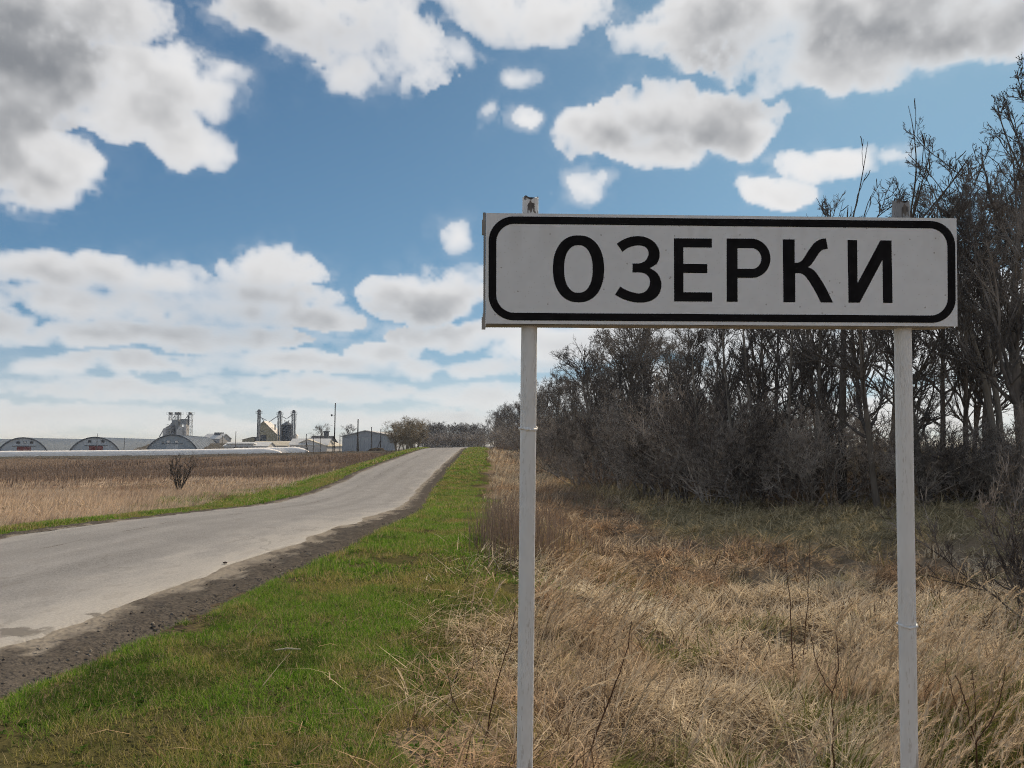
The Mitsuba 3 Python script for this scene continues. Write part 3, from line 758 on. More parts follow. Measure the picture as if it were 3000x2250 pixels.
# feathery seed heads: a thin stem, a nodding plume of short bristles
def plume_grass(n, y0, y1, xlo, xhi, thin, dens):
    x, y = scatter(n, y0, y1, lambda y: xlo + 0 * y, lambda y: xhi + 0 * y, by_x=True)
    s = x - XC(y)
    keep = (s > 6.2) & (RNG.random(len(x)) < dens(x, y))
    x, y = x[keep], y[keep]
    k = len(x)
    az = RNG.normal(WIND, .35, k)
    L = .62 + .42 * RNG.random(k)
    lean, curl = np.abs(RNG.normal(.18, .12, k)), .55 + .5 * RNG.random(k)
    root = np.stack([x, y, gz(x, y)], 1)
    pts = [root]
    pos = root
    for i in range(7):
        th = lean + curl * (i / 6) ** 1.8
        pos = pos + np.stack([np.sin(th) * np.cos(az), np.sin(th) * np.sin(az), np.cos(th)], 1) * (L / 7)[:, None]
        pts.append(pos)
    pts = np.stack(pts, 1)
    r = RNG.random(k)
    v, f = tubes(pts, np.tile(np.linspace(.0017, .0010, 8) * thin, (k, 1)), 3)
    st.put(v, f, np.stack([np.repeat(r, 24), np.full(len(v), .3)], 1))
    # bristles over the last two segments
    nb = 40
    u = RNG.random((k, nb)) * 2.0 + 5.0
    i0 = np.minimum(u.astype(int), 6)
    fr = (u - i0)[..., None]
    ar = np.arange(k)[:, None]
    base = pts[ar, i0] * (1 - fr) + pts[ar, i0 + 1] * fr
    tan = pts[ar, i0 + 1] - pts[ar, i0]
    tan /= np.linalg.norm(tan, axis=2, keepdims=True)
    d = tan + RNG.normal(0, .22, (k, nb, 3))
    d /= np.linalg.norm(d, axis=2, keepdims=True)
    size = (.052 * (1 - ((u - 5.9) / 1.4) ** 2 * .6)[..., None]) * (.7 + .6 * RNG.random((k, nb, 1)))
    side = np.cross(d, RNG.normal(0, 1, (k, nb, 3)))
    side /= np.linalg.norm(side, axis=2, keepdims=True)
    a = base - side * .0042 * thin
    b = base + side * .0042 * thin
    c = base + d * size
    V = np.stack([a, b, c], 2).reshape(-1, 3)
    st.put(V, np.arange(len(V)).reshape(-1, 3), np.stack([np.repeat(r, nb * 3), np.tile([2.0, 2.0, 3.0], k * nb)], 1))


st = Stuff()
patch = lambda x, y: np.clip(sst(.42, .58, nz(x, y, .55, 61)) * (0.35 + 0.9 * sst(1.2, 4.5, x)) + 0.05, 0, 1)
plume_grass(1900, 3.6, 7.6, -.3, 6.5, 1.0, patch)
plume_grass(420, 7.6, 11, .9, 9, 1.4, lambda x, y: patch(x, y) * .5)
plume_grass(150, 6.2, 9.0, .10, 1.0, 1.1, lambda x, y: 1 + 0 * x)
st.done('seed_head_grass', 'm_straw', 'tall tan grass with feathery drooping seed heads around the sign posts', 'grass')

# dark dead weeds right of the verge and across the left field
def weeds(n, y0, y1, xlo, xhi, H, W, dens, z_up=0.15, by=True):
    x, y = scatter(n, y0, y1, xlo, xhi, by_x=by)
    keep = RNG.random(len(x)) < dens(x, y)
    x, y = x[keep], y[keep]
    k = len(x)
    P = np.stack([x, y, gz(x, y) - .01], 1)
    st.put(*blade_mesh(P, RNG.random(k) * 6.28, H * (.5 + .7 * RNG.random(k)), W * (.6 + .8 * RNG.random(k)), np.abs(RNG.normal(z_up, .15, k)), RNG.normal(0, .25, k), 2, RNG.random(k)))


st = Stuff()
blob = lambda x, y: sst(1, .25, np.hypot((x - .15) / 1.1, (y - 14.2) / 3.6))
weeds(4200, 10, 19, lambda y: -1.0 + 0 * y, lambda y: 1.4 + 0 * y, .95, .011, blob, .12)
weeds(3500, 17, 40, lambda y: -.6 + 0 * y, lambda y: 6 + 0 * y, .5, .02, lambda x, y: sst(.5, .62, nz(x, y, .3, 71)) * .8)
weeds(900, 4.5, 12, lambda y: .5 + 0 * y, lambda y: 6 + 0 * y, .45, .006, lambda x, y: sst(.55, .62, nz(x, y, .7, 73)))
st.done('dead_weeds', 'm_weed', 'dark brown dead weed stalks standing behind the left sign post', 'weeds')

st = Stuff()
for (n, y0, y1, L, W) in ((60000, 10, 26, .36, .022), (52000, 26, 48, .42, .045), (34000, 48, 88, .45, .08)):
    x, y = scatter(n, y0, y1, lambda y: -0.72 * y - 2, lambda y: XC(y) - 5.3 - .022 * np.clip(y - 20, 0, 90) + (nz(y, 0 * y, .35, 3) - .5) * 1.6, by_x=True)
    keep = RNG.random(len(x)) < 0.4 + .6 * sst(.36, .52, nz(x, y, .4, 91))
    x, y = x[keep], y[keep]
    k = len(x)
    stand = RNG.random(k) < .22
    P = np.stack([x, y, gz(x, y) - .01], 1)
    st.put(*blade_mesh(P, np.where(stand, RNG.normal(WIND, .8, k), (nz(x, y, .2, 93) - .5) * 7 + RNG.normal(0, .7, k)), L * (.5 + .8 * RNG.random(k)), W * (.6 + .8 * RNG.random(k)), np.where(stand, np.abs(RNG.normal(.25, .2, k)), RNG.normal(1.2, .2, k)), RNG.random(k) * .7, 1, RNG.random(k)))
st.done('field_grass', 'm_field', 'flattened tan dead grass in the field left of the road', 'grass')

st = Stuff()
lf = lambda x, y: (.12 + .88 * sst(.40, .58, nz(x, y, .11, 95) + .20 * sst(48, 78, y) - .06)) * sst(58, 80, y + 26 * (nz(x, y, .06, 88) - .5)) * sst(-5.5, -8, x - XC(y))
weeds(34000, 46, 84, lambda y: -0.72 * y, lambda y: XC(y) - 6, .8, .05, lf, .2)
weeds(30000, 84, 124, lambda y: -0.72 * y, lambda y: XC(y) - 7.5, .7, .09, lambda x, y: .12 + .7 * sst(.40, .58, nz(x, y, .1, 97)), .2)
weeds(9000, 126, 200, lambda y: -0.72 * y, lambda y: XC(y) - 9, .22, .12, lambda x, y: sst(.45, .6, nz(x, y, .05, 99)) * .6, .3)
st.done('field_weeds', 'm_weed', 'dark brown dead weeds below the farmyard bank across the left field', 'weeds')

# crumbled stones on the shoulder
st = Stuff()
k = 3800
y = 4 + 26 * RNG.random(k) ** 1.6
x = XC(y) + 2.6 + 1.15 * RNG.random(k)
r = .004 + .016 * RNG.random(k) ** 5
ico = trimesh.creation.icosahedron()
sq = RNG.random((k, 1, 3)) * .6 + .6
V = ico.vertices[None] * (1 + .25 * RNG.normal(0, 1, (k, 12, 1))) * sq * [1, 1, .7] * r[:, None, None] + np.stack([x, y, ZC(y) - .05 + .01 + r * .3], 1)[:, None]
st.put(V.reshape(-1, 3), (ico.faces[None] + (np.arange(k) * 12)[:, None, None]).reshape(-1, 3), np.tile(np.stack([x * 0 + 3.0, y], 1)[:, None], (1, 12, 1)).reshape(-1, 2))
st.done('gravel', 'm_shoulder', 'small clods and stones strewn on the dirt shoulder', 'gravel')

# ---------------------------------------------------------------- bare trees
def unit(v):
    return v / (np.linalg.norm(v, axis=-1, keepdims=True) + 1e-12)


def walk(base, d0, L, P, up, wig, rng):
    """polylines (n, P, 3) from base in direction d0; up: how far each step turns upward (or down), wig: random turning"""
    pts, d = [base], d0
    for i in range(P - 1):
        d = unit(d + np.array([0, 0, 1.0]) * np.asarray(up)[..., None] / (P - 1) + rng.normal(0, 1, d.shape) * wig / math.sqrt(P - 1))
        pts.append(pts[-1] + d * (L / (P - 1))[:, None])
    return np.stack(pts, 1)


def shoots(pts, rad, per, t0, t1, ang, ratio, P, up, wig, rng, r_ratio=.55, r_end=0.0058, lmin=.12, taper=.55, tpow=1.0, side=None):
    n, p, _ = pts.shape
    idx = np.repeat(np.arange(n), per)
    m = len(idx)
    t = t0 + (t1 - t0) * rng.random(m) ** tpow
    u = t * (p - 1)
    i = np.minimum(u.astype(int), p - 2)
    fr = (u - i)[:, None]
    base = pts[idx, i] * (1 - fr) + pts[idx, i + 1] * fr
    tan = unit(pts[idx, i + 1] - pts[idx, i])
    pr = rad[idx, i] * (1 - fr[:, 0]) + rad[idx, i + 1] * fr[:, 0]
    perp = unit(np.cross(tan, rng.normal(0, 1, (m, 3))))
    a = rng.normal(ang[0], ang[1], m)[:, None]
    d = unit(np.cos(a) * tan + np.sin(a) * perp)
    plen = np.linalg.norm(np.diff(pts, axis=1), axis=2).sum(1)[idx]
    L = np.maximum(plen * ratio * (1 - taper * t) * (.6 + .8 * rng.random(m)), lmin)
    q = walk(base, d, L, P, np.full(m, up), wig, rng)
    r0 = np.maximum(pr * r_ratio, r_end * 1.1)
    r = r0[:, None] * (1 - np.linspace(0, 1, P)) ** .9 + r_end * np.linspace(.3, 1, P)
    return q, r


def tube_set(levels):
    V, F, n = [], [], 0
    for pts, rad, k in levels:
        v, f = tubes(pts, rad, k)
        V.append(v)
        F.append(f + n)
        n += len(v)
    return np.vstack(V), np.vstack(F)


def buds(pts, per, size, rng):
    """small pointed buds along the twigs"""
    n, p, _ = pts.shape
    idx = np.repeat(np.arange(n), per)
    u = rng.random(len(idx)) * (p - 1)
    i = np.minimum(u.astype(int), p - 2)
    fr = (u - i)[:, None]
    b = pts[idx, i] * (1 - fr) + pts[idx, i + 1] * fr
    d = unit(unit(pts[idx, i + 1] - pts[idx, i]) + rng.normal(0, .7, (len(idx), 3)))
    s = unit(np.cross(d, rng.normal(0, 1, d.shape)))
    w = np.cross(d, s)
    L = (size * (.6 + .9 * rng.random(len(idx))))[:, None]
    V = np.stack([b, b + d * L * .5 + s * L * .3, b + d * L * .5 - (s * .5 - w * .86) * L * .3, b + d * L * .5 - (s * .5 + w * .86) * L * .3, b + d * L], 1)
    f = np.array([[0, 1, 2], [0, 2, 3], [0, 3, 1], [4, 2, 1], [4, 3, 2], [4, 1, 3]])
    return V.reshape(-1, 3), (f[None] + (np.arange(len(idx)) * 5)[:, None, None]).reshape(-1, 3)


def tree_mesh(seed, H, r0, kind):
    """(trunk mesh, crown mesh) standing at the origin"""
    g = np.random.default_rng(seed)
    P = 12
    if kind == 'lone':
        n = 9
        az = g.random(n) * 6.28
        lean = np.abs(g.normal(.30, .16, n))
        d = np.stack([np.sin(lean) * np.cos(az), np.sin(lean) * np.sin(az), np.cos(lean)], 1)
        t = walk(np.stack([np.cos(az) * .08, np.sin(az) * .08, 0 * az - .1], 1), d, H * (.65 + .45 * g.random(n)), P, np.full(n, .2), .28, g)
        tr = r0 * (.6 + .6 * g.random((n, 1))) * (1 - np.linspace(0, 1, P)) ** .8 + .012
        l1, r1 = shoots(t, tr, 7, .2, .98, (.6, .2), .4, 6, .35, .35, g, r_end=.012)
        l2, r2 = shoots(l1, r1, 4, .15, .98, (.6, .3), .5, 4, .25, .4, g, r_end=.010, lmin=.2)
        return tube_set([(t, tr, 6)]), tube_set([(l1, r1, 4), (l2, r2, 3)])
    if kind == 'shrub':                                  # many arching stems from one stool
        n = 11
        az = g.random(n) * 6.28
        lean = np.abs(g.normal(.42, .25, n))
        d = np.stack([np.sin(lean) * np.cos(az), np.sin(lean) * np.sin(az), np.cos(lean)], 1)
        base = np.stack([np.cos(az) * .25, np.sin(az) * .25, 0 * az - .1], 1) * g.random((n, 1))
        t = walk(base, d, H * (.7 + .45 * g.random(n)), P, np.full(n, .25), .30, g)
        tr = r0 * (.5 + .6 * g.random((n, 1))) * (1 - np.linspace(0, 1, P)) ** .8 + .006
        l1, r1 = shoots(t, tr, 9, .15, .98, (.65, .22), .42, 6, .55, .28, g, r_end=0.0087)
        l2, r2 = shoots(l1, r1, 6, .12, .98, (.65, .28), .5, 5, .35, .35, g, r_end=.0075, lmin=.25)
        l3, r3 = shoots(l2, r2, 3, .1, .98, (.6, .3), .6, 3, .3, .3, g, r_end=.0062, lmin=.18)
        return tube_set([(t, tr, 6)]), tube_set([(l1, r1, 4), (l2, r2, 3), (l3, r3, 3)])
    lean = {'slim': .07, 'poplar': .05, 'ash': .04, 'leaning': .30, 'twin': .06, 'dead': .1, 'round': .05, 'willow': .25}[kind]
    n = {'twin': 2, 'willow': 5}.get(kind, 1)
    az = g.random(n) * 6.28 + np.arange(n) * 6.28 / n
    d = np.stack([np.sin(lean) * np.cos(az), np.sin(lean) * np.sin(az), np.full(n, math.cos(lean))], 1)
    base = np.stack([.26 * np.cos(az), .26 * np.sin(az), 0 * az - .15], 1) * (n > 1) - np.array([0, 0, .15])
    t = walk(base, d, np.full(n, H * .95) * (1 - .15 * np.arange(n) / n), P, np.full(n, .25), .16, g)
    tr = np.tile(r0 * (1 - np.linspace(0, 1, P)) ** .75 + .012, (n, 1))
    tr[:, 0] *= 1.25
    if kind == 'poplar' or kind == 'twin':
        l1, r1 = shoots(t, tr, 34 // n, .20, .98, (.75, .22), .36, 8, .8, .28, g, r_ratio=.5, r_end=0.0116, taper=.62, tpow=.85)
        l2, r2 = shoots(l1, r1, 8, .15, .98, (.65, .25), .42, 5, .5, .35, g, r_end=0.0087, lmin=.3)
        l3, r3 = shoots(l2, r2, 6, .1, .98, (.65, .3), .48, 4, .35, .4, g, r_end=0.0058, lmin=.22)
        l4, r4 = shoots(l3, r3, 2, .1, .95, (.7, .3), .55, 3, .4, .3, g, r_end=0.0058, lmin=.12)
    elif kind == 'slim':
        l1, r1 = shoots(t, tr, 24, .30, .98, (.60, .2), .26, 7, .6, .3, g, r_ratio=.5, r_end=.010, taper=.55)
        l2, r2 = shoots(l1, r1, 6, .15, .98, (.6, .25), .45, 5, .4, .35, g, r_end=.008, lmin=.3)
        l3, r3 = shoots(l2, r2, 5, .1, .98, (.6, .3), .5, 4, .3, .4, g, r_end=.0065, lmin=.22)
        l4, r4 = shoots(l3, r3, 1, .1, .95, (.7, .3), .6, 3, .3, .3, g, r_end=.006, lmin=.12)
    elif kind == 'ash' or kind == 'leaning':
        l1, r1 = shoots(t, tr, 22, .28, .97, (.85, .25), .46, 8, .55, .32, g, r_ratio=.6, r_end=0.0130, taper=.5)
        l2, r2 = shoots(l1, r1, 8, .18, .98, (.7, .25), .45, 6, .35, .4, g, r_ratio=.6, r_end=0.0101, lmin=.35)
        l3, r3 = shoots(l2, r2, 6, .12, .98, (.7, .3), .5, 4, .3, .4, g, r_end=0.0058, lmin=.25)
        l4, r4 = shoots(l3, r3, 3, .1, .95, (.7, .3), .55, 3, .25, .3, g, r_end=0.0058, lmin=.15)
    elif kind == 'round':
        l1, r1 = shoots(t, tr, 16, .38, .95, (.8, .2), .55, 9, .35, .45, g, r_ratio=.62, r_end=.012, taper=.45)
        l2, r2 = shoots(l1, r1, 9, .2, .98, (.75, .25), .45, 6, .25, .45, g, r_ratio=.6, r_end=0.0116, lmin=.4)
        l3, r3 = shoots(l2, r2, 7, .15, .98, (.7, .3), .45, 4, .2, .45, g, r_end=0.0087, lmin=.3)
        l4, r4 = shoots(l3, r3, 2, .1, .95, (.7, .3), .5, 3, .1, .3, g, r_end=0.0058, lmin=.18)
    elif kind == 'willow':
        l1, r1 = shoots(t, tr, 12, .15, .97, (.7, .25), .5, 8, .5, .4, g, r_ratio=.55, r_end=.012, taper=.4)
        l2, r2 = shoots(l1, r1, 9, .12, .98, (.6, .3), .5, 5, .3, .4, g, r_end=.01, lmin=.6)
        l3, r3 = shoots(l2, r2, 4, .1, .98, (.6, .3), .6, 4, .1, .4, g, r_end=.010, lmin=.5)
        l4, r4 = shoots(l3, r3, 1, .1, .95, (.6, .3), .6, 3, 0, .3, g, r_end=0.0130, lmin=.3)
    else:                                                # dead: few stout forks, no fine twigs
        l1, r1 = shoots(t, tr, 6, .55, .95, (.50, .12), .46, 9, .6, .20, g, r_ratio=.62, r_end=.006, taper=.25)
        l2, r2 = shoots(l1, r1, 2, .25, .85, (.5, .15), .5, 6, .5, .22, g, r_ratio=.6, r_end=.006, lmin=.5)
        l3, r3 = shoots(l2, r2, 1, .3, .9, (.5, .2), .4, 4, .3, .3, g, r_end=0.0116, lmin=.3)
        return tube_set([(t, tr, 9)]), tube_set([(l1, r1, 6), (l2, r2, 4), (l3, r3, 3)])
    crown = tube_set([(l1, r1, 5), (l2, r2, 4), (l3, r3, 3), (l4, r4, 3)])
    if kind in ('poplar', 'twin'):
        bv, bf = buds(l4, 1, .045, g)
        crown = (np.vstack([crown[0], bv]), np.vstack([crown[1], bf + len(crown[0])]))
    return tube_set([(t, tr, 10)]), crown


def bark(dark, light, f=6.0):
    def fn(p, n, uv):
        v = FB(p.x * f, p.y * f, p.z * f * 0.35, 3)
        patch = SS(0.5, 0.68, FB(p.x * 1.7, p.y * 1.7, p.z * 0.9, 2))
        return mix(mix(dark, light, v), C(0.16, 0.15, 0.13), patch * 0.3)
    return diffuse(fn)


scene['m_bark'] = bark((0.08, 0.072, 0.064), (0.23, 0.205, 0.185))
def twig_col(p, n, uv):
    # each clump of branches has its own grey; some stems are pale, most are dark
    v = FB(p.x * 0.55, p.y * 0.35, p.z * 0.25, 3)
    f = FB(p.x * 5, p.y * 5, p.z * 5, 2)
    c = mix((0.050, 0.047, 0.046), (0.165, 0.155, 0.148), f)
    return mix(c, mix((0.17, 0.16, 0.15), (0.40, 0.375, 0.35), f), SS(0.48, 0.70, v) * 0.75)


scene['m_twig'] = diffuse(twig_col)
scene['m_shrub'] = diffuse(lambda p, n, uv: mix((0.075, 0.066, 0.062), (0.48, 0.44, 0.40), SS(0.32, 0.75, 0.55 * FB(p.x * 0.6, p.y * 0.6, p.z * 0.4, 3) + 0.45 * FB(p.x * 6, p.y * 6, p.z * 6, 2))))
scene['m_pale_bark'] = bark((0.13, 0.12, 0.105), (0.30, 0.28, 0.25), 4.0)
scene['m_willow'] = diffuse(lambda p, n, uv: mix((0.19, 0.165, 0.125), (0.40, 0.35, 0.265), FB(p.x * .8, p.y * .8, p.z * .8, 3)))
scene['m_dead_wood'] = bark((0.05, 0.045, 0.04), (0.13, 0.12, 0.11))

PLANTS = {}


def kind_of(name, seed, H, r0, kind, bt, bc):
    t, c = tree_mesh(seed, H, r0, kind)
    PLANTS[name] = H
    trunk, crown = mikit.ply(t, bt, smooth=True), mikit.ply(c, bc, smooth=True)
    scene['g_' + name] = {'type': 'shapegroup', ('stems' if kind in ('shrub', 'lone') else 'trunk'): trunk, ('twigs' if kind in ('shrub', 'lone') else 'crown'): crown}
    print(name, len(t[1]) + len(c[1]), 'triangles')


kind_of('poplar_a', 11, 14, .125, 'poplar', 'm_bark', 'm_twig')
kind_of('poplar_b', 12, 12, .105, 'poplar', 'm_bark', 'm_twig')
kind_of('twin', 13, 14, .125, 'twin', 'm_pale_bark', 'm_twig')
kind_of('ash_a', 14, 10, .105, 'ash', 'm_bark', 'm_twig')
kind_of('ash_b', 15, 9, .10, 'leaning', 'm_bark', 'm_twig')
kind_of('round_a', 16, 9, .17, 'round', 'm_bark', 'm_twig')
kind_of('shrub_a', 17, 5.2, .035, 'shrub', 'm_shrub', 'm_shrub')
kind_of('shrub_b', 18, 4.2, .03, 'shrub', 'm_shrub', 'm_shrub')
kind_of('shrub_c', 19, 6.2, .04, 'shrub', 'm_shrub', 'm_shrub')
kind_of('slim', 41, 10, .09, 'slim', 'm_pale_bark', 'm_twig')
kind_of('lone_a', 31, 2.4, .04, 'lone', 'm_dead_wood', 'm_dead_wood')
kind_of('dead_a', 20, 9, .11, 'dead', 'm_dead_wood', 'm_dead_wood')
kind_of('willow_a', 21, 7, .14, 'willow', 'm_willow', 'm_willow')


def plant(name, kind, x, y, H, yaw, label, cat, group=None, squash=1.0, dz=0.0):
    key = nm(name)
    s = H / PLANTS[kind]
    z = float(gz(x, y)) + dz
    scene[key] = {'type': 'instance', 'to_world': T().translate([x, y, z]).rotate([0, 0, 1], yaw).scale([s * squash, s * squash, s]), 'g': {'type': 'ref', 'id': 'g_' + kind}}
    lab(key, label, cat, group)
    return key


TR = np.random.default_rng(5)
ORD = ['first', 'second', 'third', 'fourth', 'fifth', 'sixth', 'seventh', 'eighth', 'ninth', 'tenth', 'eleventh', 'twelfth', 'thirteenth', 'fourteenth', 'fifteenth', 'sixteenth', 'seventeenth', 'eighteenth', 'nineteenth']
TENS = {2: 'twenty', 3: 'thirty', 4: 'forty', 5: 'fifty'}


def ordinal(i):
    if i < 19:
        return ORD[i]
    t, u = divmod(i + 1, 10)
    return (TENS[t][:-1] + 'ieth') if u == 0 else TENS[t] + '-' + ORD[u - 1]


LETTERS = ((1180, 'before the first letter of the sign'), (1318, 'below the first letter of the sign'), (1440, 'below the second letter of the sign'), (1553, 'below the third letter of the sign'), (1677, 'below the fourth letter of the sign'), (1815, 'below the fifth letter of the sign'), (1960, 'below the last letter of the sign'), (9999, 'past the last letter of the sign'))


def by_letter(items, what):
    """unique labels for (p, d, ...) entries: the letter of the sign above each, then its rank from the front"""
    out, cells = {}, {}
    for it in items:
        cells.setdefault(next(t for lim, t in LETTERS if it[0] < lim), []).append(it)
    for t, its in cells.items():
        its = sorted(its, key=lambda q: q[1])
        for i, it in enumerate(its):
            out[it] = f'{what} {t}' + ('' if len(its) == 1 else f', {ordinal(i)} from the front')
    return out


WOODX = PchipInterpolator([30, 46, 80, 100, 150, 200, 260, 330], [5.2, 4.8, 4.2, 3.6, .5, -4, -8, -10.5])


def px(p, d):
    return (p - 1106) / 1703.1 * d


# the tall belt at the right: trees that stand out one by one (x, y, height)
plant('bare_tree', 'poplar_a', px(2205, 24), 24, 15.6, 20, 'tallest bare tree, cut by the right edge of the picture and full of small buds', 'tree')
plant('bare_tree', 'twin', px(2162, 27), 27, 13.0, 100, 'bare tree with two pale parallel trunks just right of the sign', 'tree')
plant('bare_tree', 'poplar_b', px(2075, 29), 29, 10.8, 250, 'slim dark bare tree between the right sign post and the twin trunks', 'tree')
plant('bare_tree', 'ash_b', px(2010, 27), 27, 8.6, 200, 'leaning bare tree rising just right of the right sign post', 'tree')
plant('dead_tree', 'dead_a', px(2000, 26), 26, 11.6, 75, 'dead forked tree whose tip rises behind the right post top', 'tree')
plant('dead_tree', 'dead_a', px(1812, 28), 28, 11.5, 190, 'dead tree whose few bare forks rise above the sign left of the right post', 'tree')
plant('bare_tree', 'poplar_b', px(2030, 32), 32, 12.4, 10, 'budding bare tree whose top shows above the right corner of the sign', 'tree')
plant('bare_tree', 'ash_b', px(1890, 26), 26, 9.0, 330, 'bare tree leaning left below the right half of the sign', 'tree')
plant('bare_tree', 'round_a', px(1335, 44), 44, 8.3, 40, 'round-crowned bare tree under the left part of the sign above the thicket', 'tree')
BELT = ((1945, 29, 10.0, 'poplar_b'), (1860, 31, 10.5, 'slim'), (1790, 30, 10.0, 'poplar_a'), (1730, 32, 9.4, 'slim'), (1670, 31, 9.0, 'poplar_b'), (1600, 33, 8.6, 'ash_b'), (1540, 34, 8.0, 'slim'),
                     (1470, 37, 7.6, 'poplar_b'), (1420, 40, 7.6, 'ash_a'), (1760, 37, 11, 'slim'), (1650, 40, 10, 'slim'), (1560, 42, 9.5, 'slim'), (1930, 36, 11, 'slim'), (1510, 31, 7.4, 'slim'), (1580, 30.5, 8.2, 'slim'), (1625, 30, 8.8, 'slim'), (1700, 29, 9.2, 'slim'), (1765, 29, 9.6, 'slim'), (1390, 37, 7.0, 'slim'), (1280, 47, 7.2, 'slim'), (1235, 53, 7.0, 'slim'), (1205, 60, 7.4, 'slim'))
belt = by_letter(BELT, 'thin bare tree')
for (p, d, H, k) in BELT:
    plant('bare_tree', k, px(p, d), d, H, TR.random() * 360, belt[p, d, H, k], 'tree', 'bare trees of the belt behind the sign')
RIGHT = sorted(((2120, 31, 11.5, 'ash_a'), (2140, 29, 10.4, 'slim'), (2215, 31, 12.6, 'ash_a'), (2090, 33, 10.5, 'poplar_a'), (2290, 30, 13, 'poplar_b'), (2400, 28, 13, 'poplar_a')))
for i, (p, d, H, k) in enumerate(RIGHT):
    plant('bare_tree', k, px(p, d), d, H, TR.random() * 360, f'dark bare tree in the thin belt past the second post, {ordinal(i)} counted rightwards', 'tree', 'bare trees of the belt right of the sign')
# the wood runs on along the road
for i in range(46):
    y = 46 + 260 * (i / 46) ** 1.35 + TR.normal(0, 1.5)
    x = float(WOODX(y)) + 1.5 + 7 * TR.random() ** 1.3
    k = ['ash_a', 'poplar_b', 'round_a', 'ash_b', 'poplar_a'][i % 5]
    plant('bare_tree', k, x, y, 8.0 + 2.4 * TR.random() + .008 * y, TR.random() * 360, f'bare tree in the wood edge along the road, {ordinal(i)} from the camera', 'tree', 'bare trees along the right side of the road')
# shrubs: the near thicket face and the wood edge beyond
THICK = ((1215, 58, 5.2), (1250, 50, 5.6), (1300, 44, 5.6), (1345, 39, 5.6), (1300, 52, 6.2), (1395, 36, 5.6), (1430, 33.5, 5.4), (1480, 31, 5.0), (1400, 43, 6.4), (1470, 39, 6.4), (1530, 29.5, 4.8), (1560, 33, 5.6), (1590, 28.5, 4.4),
                  (1640, 28.5, 4.6), (1630, 34, 6.0), (1690, 28, 4.2), (1710, 32, 5.6), (1745, 27.5, 3.8), (1790, 27.5, 4.0), (1800, 33, 5.0), (1850, 27.5, 3.4), (1890, 30, 3.8), (1455, 45, 6.8), (1520, 38, 6.2), (1600, 39, 6.4), (1690, 37, 6.0))
thick = by_letter(THICK, 'leafless thicket shrub')
for (p, d, H) in THICK:
    plant('bare_shrub', ['shrub_a', 'shrub_b', 'shrub_c'][TR.integers(3)], px(p, d), d, H * .82, TR.random() * 360, thick[p, d, H], 'shrub', 'shrubs of the thicket below the sign', 1.15)
LOWR = sorted(((1935, 27, 2.9), (1980, 26.5, 2.6), (2030, 26.5, 2.4), (2080, 26, 2.5), (2130, 26, 2.3), (2180, 25.5, 2.6), (2230, 25, 2.8), (2005, 30, 2.7), (2100, 30, 2.6), (2200, 30, 2.8), (2300, 25, 3.0)))
for i, (p, d, H) in enumerate(LOWR):
    plant('bare_shrub', ['shrub_a', 'shrub_b', 'shrub_c'][TR.integers(3)], px(p, d), d, H, TR.random() * 360, f'low leafless shrub under the trees by the second post, {ordinal(i)} counted rightwards', 'shrub', 'shrubs under the trees at the right', 1.5)
for i in range(34):
    y = 62 + 190 * (i / 34) ** 1.3
    plant('bare_shrub', ['shrub_a', 'shrub_b', 'shrub_c'][i % 3], float(WOODX(y)) + 3.5 * TR.random(), y + TR.normal(0, 1), 3.8 + 1.6 * TR.random() + .006 * y, TR.random() * 360, f'leafless shrub in the wood edge along the road, {ordinal(i)} from the camera', 'shrub', 'shrubs along the right side of the road', 1.2)
plant('bare_shrub', 'shrub_b', px(2215, 11.6), 11.6, 2.3, 40, 'small leafless shrub at the right edge nearest to the camera', 'shrub', None, .95)
plant('bare_shrub', 'lone_a', -21.2, 50.5, 2.4, 10, 'lone dark leafless shrub in the tan field left of the road', 'shrub', None, .72)

# brush at the foot of the wood: stems nobody could count
st = Stuff()
for (n, y0, y1, xlo, xhi, H, W) in ((15000, 24.5, 34, 4.5, 26, 1.5, .018), (9000, 34, 60, 4.5, 16, 1.9, .03), (9000, 60, 200, 4.5, 12, 2.2, .07)):
    x, y = scatter(n, y0, y1, lambda y: WOODX(np.clip(y, 30, 330)) - .5, lambda y: xhi + WOODX(np.clip(y, 30, 330)) - 5, by_x=True)
    edge = 27.5 + 16 * sst(9, 5, x) + (nz(x, y, .4, 41) - .5) * 5
    keep = (y > edge) | (RNG.random(len(x)) < .12 * (y > edge - 2))
    x, y = x[keep], y[keep]
    k = len(x)
    P = np.stack([x, y, gz(x, y) - .02], 1)
    st.put(*blade_mesh(P, RNG.random(k) * 6.28, H * (.3 + .9 * RNG.random(k) ** 1.5), W * (.5 + .7 * RNG.random(k)), np.abs(RNG.normal(.3, .3, k)), RNG.normal(.2, .5, k), 2, RNG.random(k)))
st.done('undergrowth', 'm_weed', 'dark tangled leafless undergrowth at the foot of the wood', 'undergrowth')

# ---------------------------------------------------------------- saplings and single stems in the near grass
def sapling(x, y, stems, label):
    """stems: list of polylines (dx, dy, z) with radii from the foot"""
    key = nm('sapling')
    z = float(gz(x, y))
    lab(key, label, 'sapling', None)
    for i, (pts, r) in enumerate(stems):
        P = np.array(pts, float)
        t = np.linspace(0, 1, len(P))
        tt = np.linspace(0, 1, 12)
        Q = np.stack([PchipInterpolator(t, P[:, c])(tt) for c in range(3)], 1) + np.array([x, y, z])
        Q[1:-1, :2] += RNG.normal(0, .004, (10, 2))
        v, f = tubes(Q[None], np.linspace(r * .62, r * .3, 12)[None], 6)
        bv, bf = buds(Q[None, 3:], 7, .013, RNG)
        sub(key, 'stem', (np.vstack([v, bv]), np.vstack([f, bf + len(v)])), 'm_sapling', smooth=True)


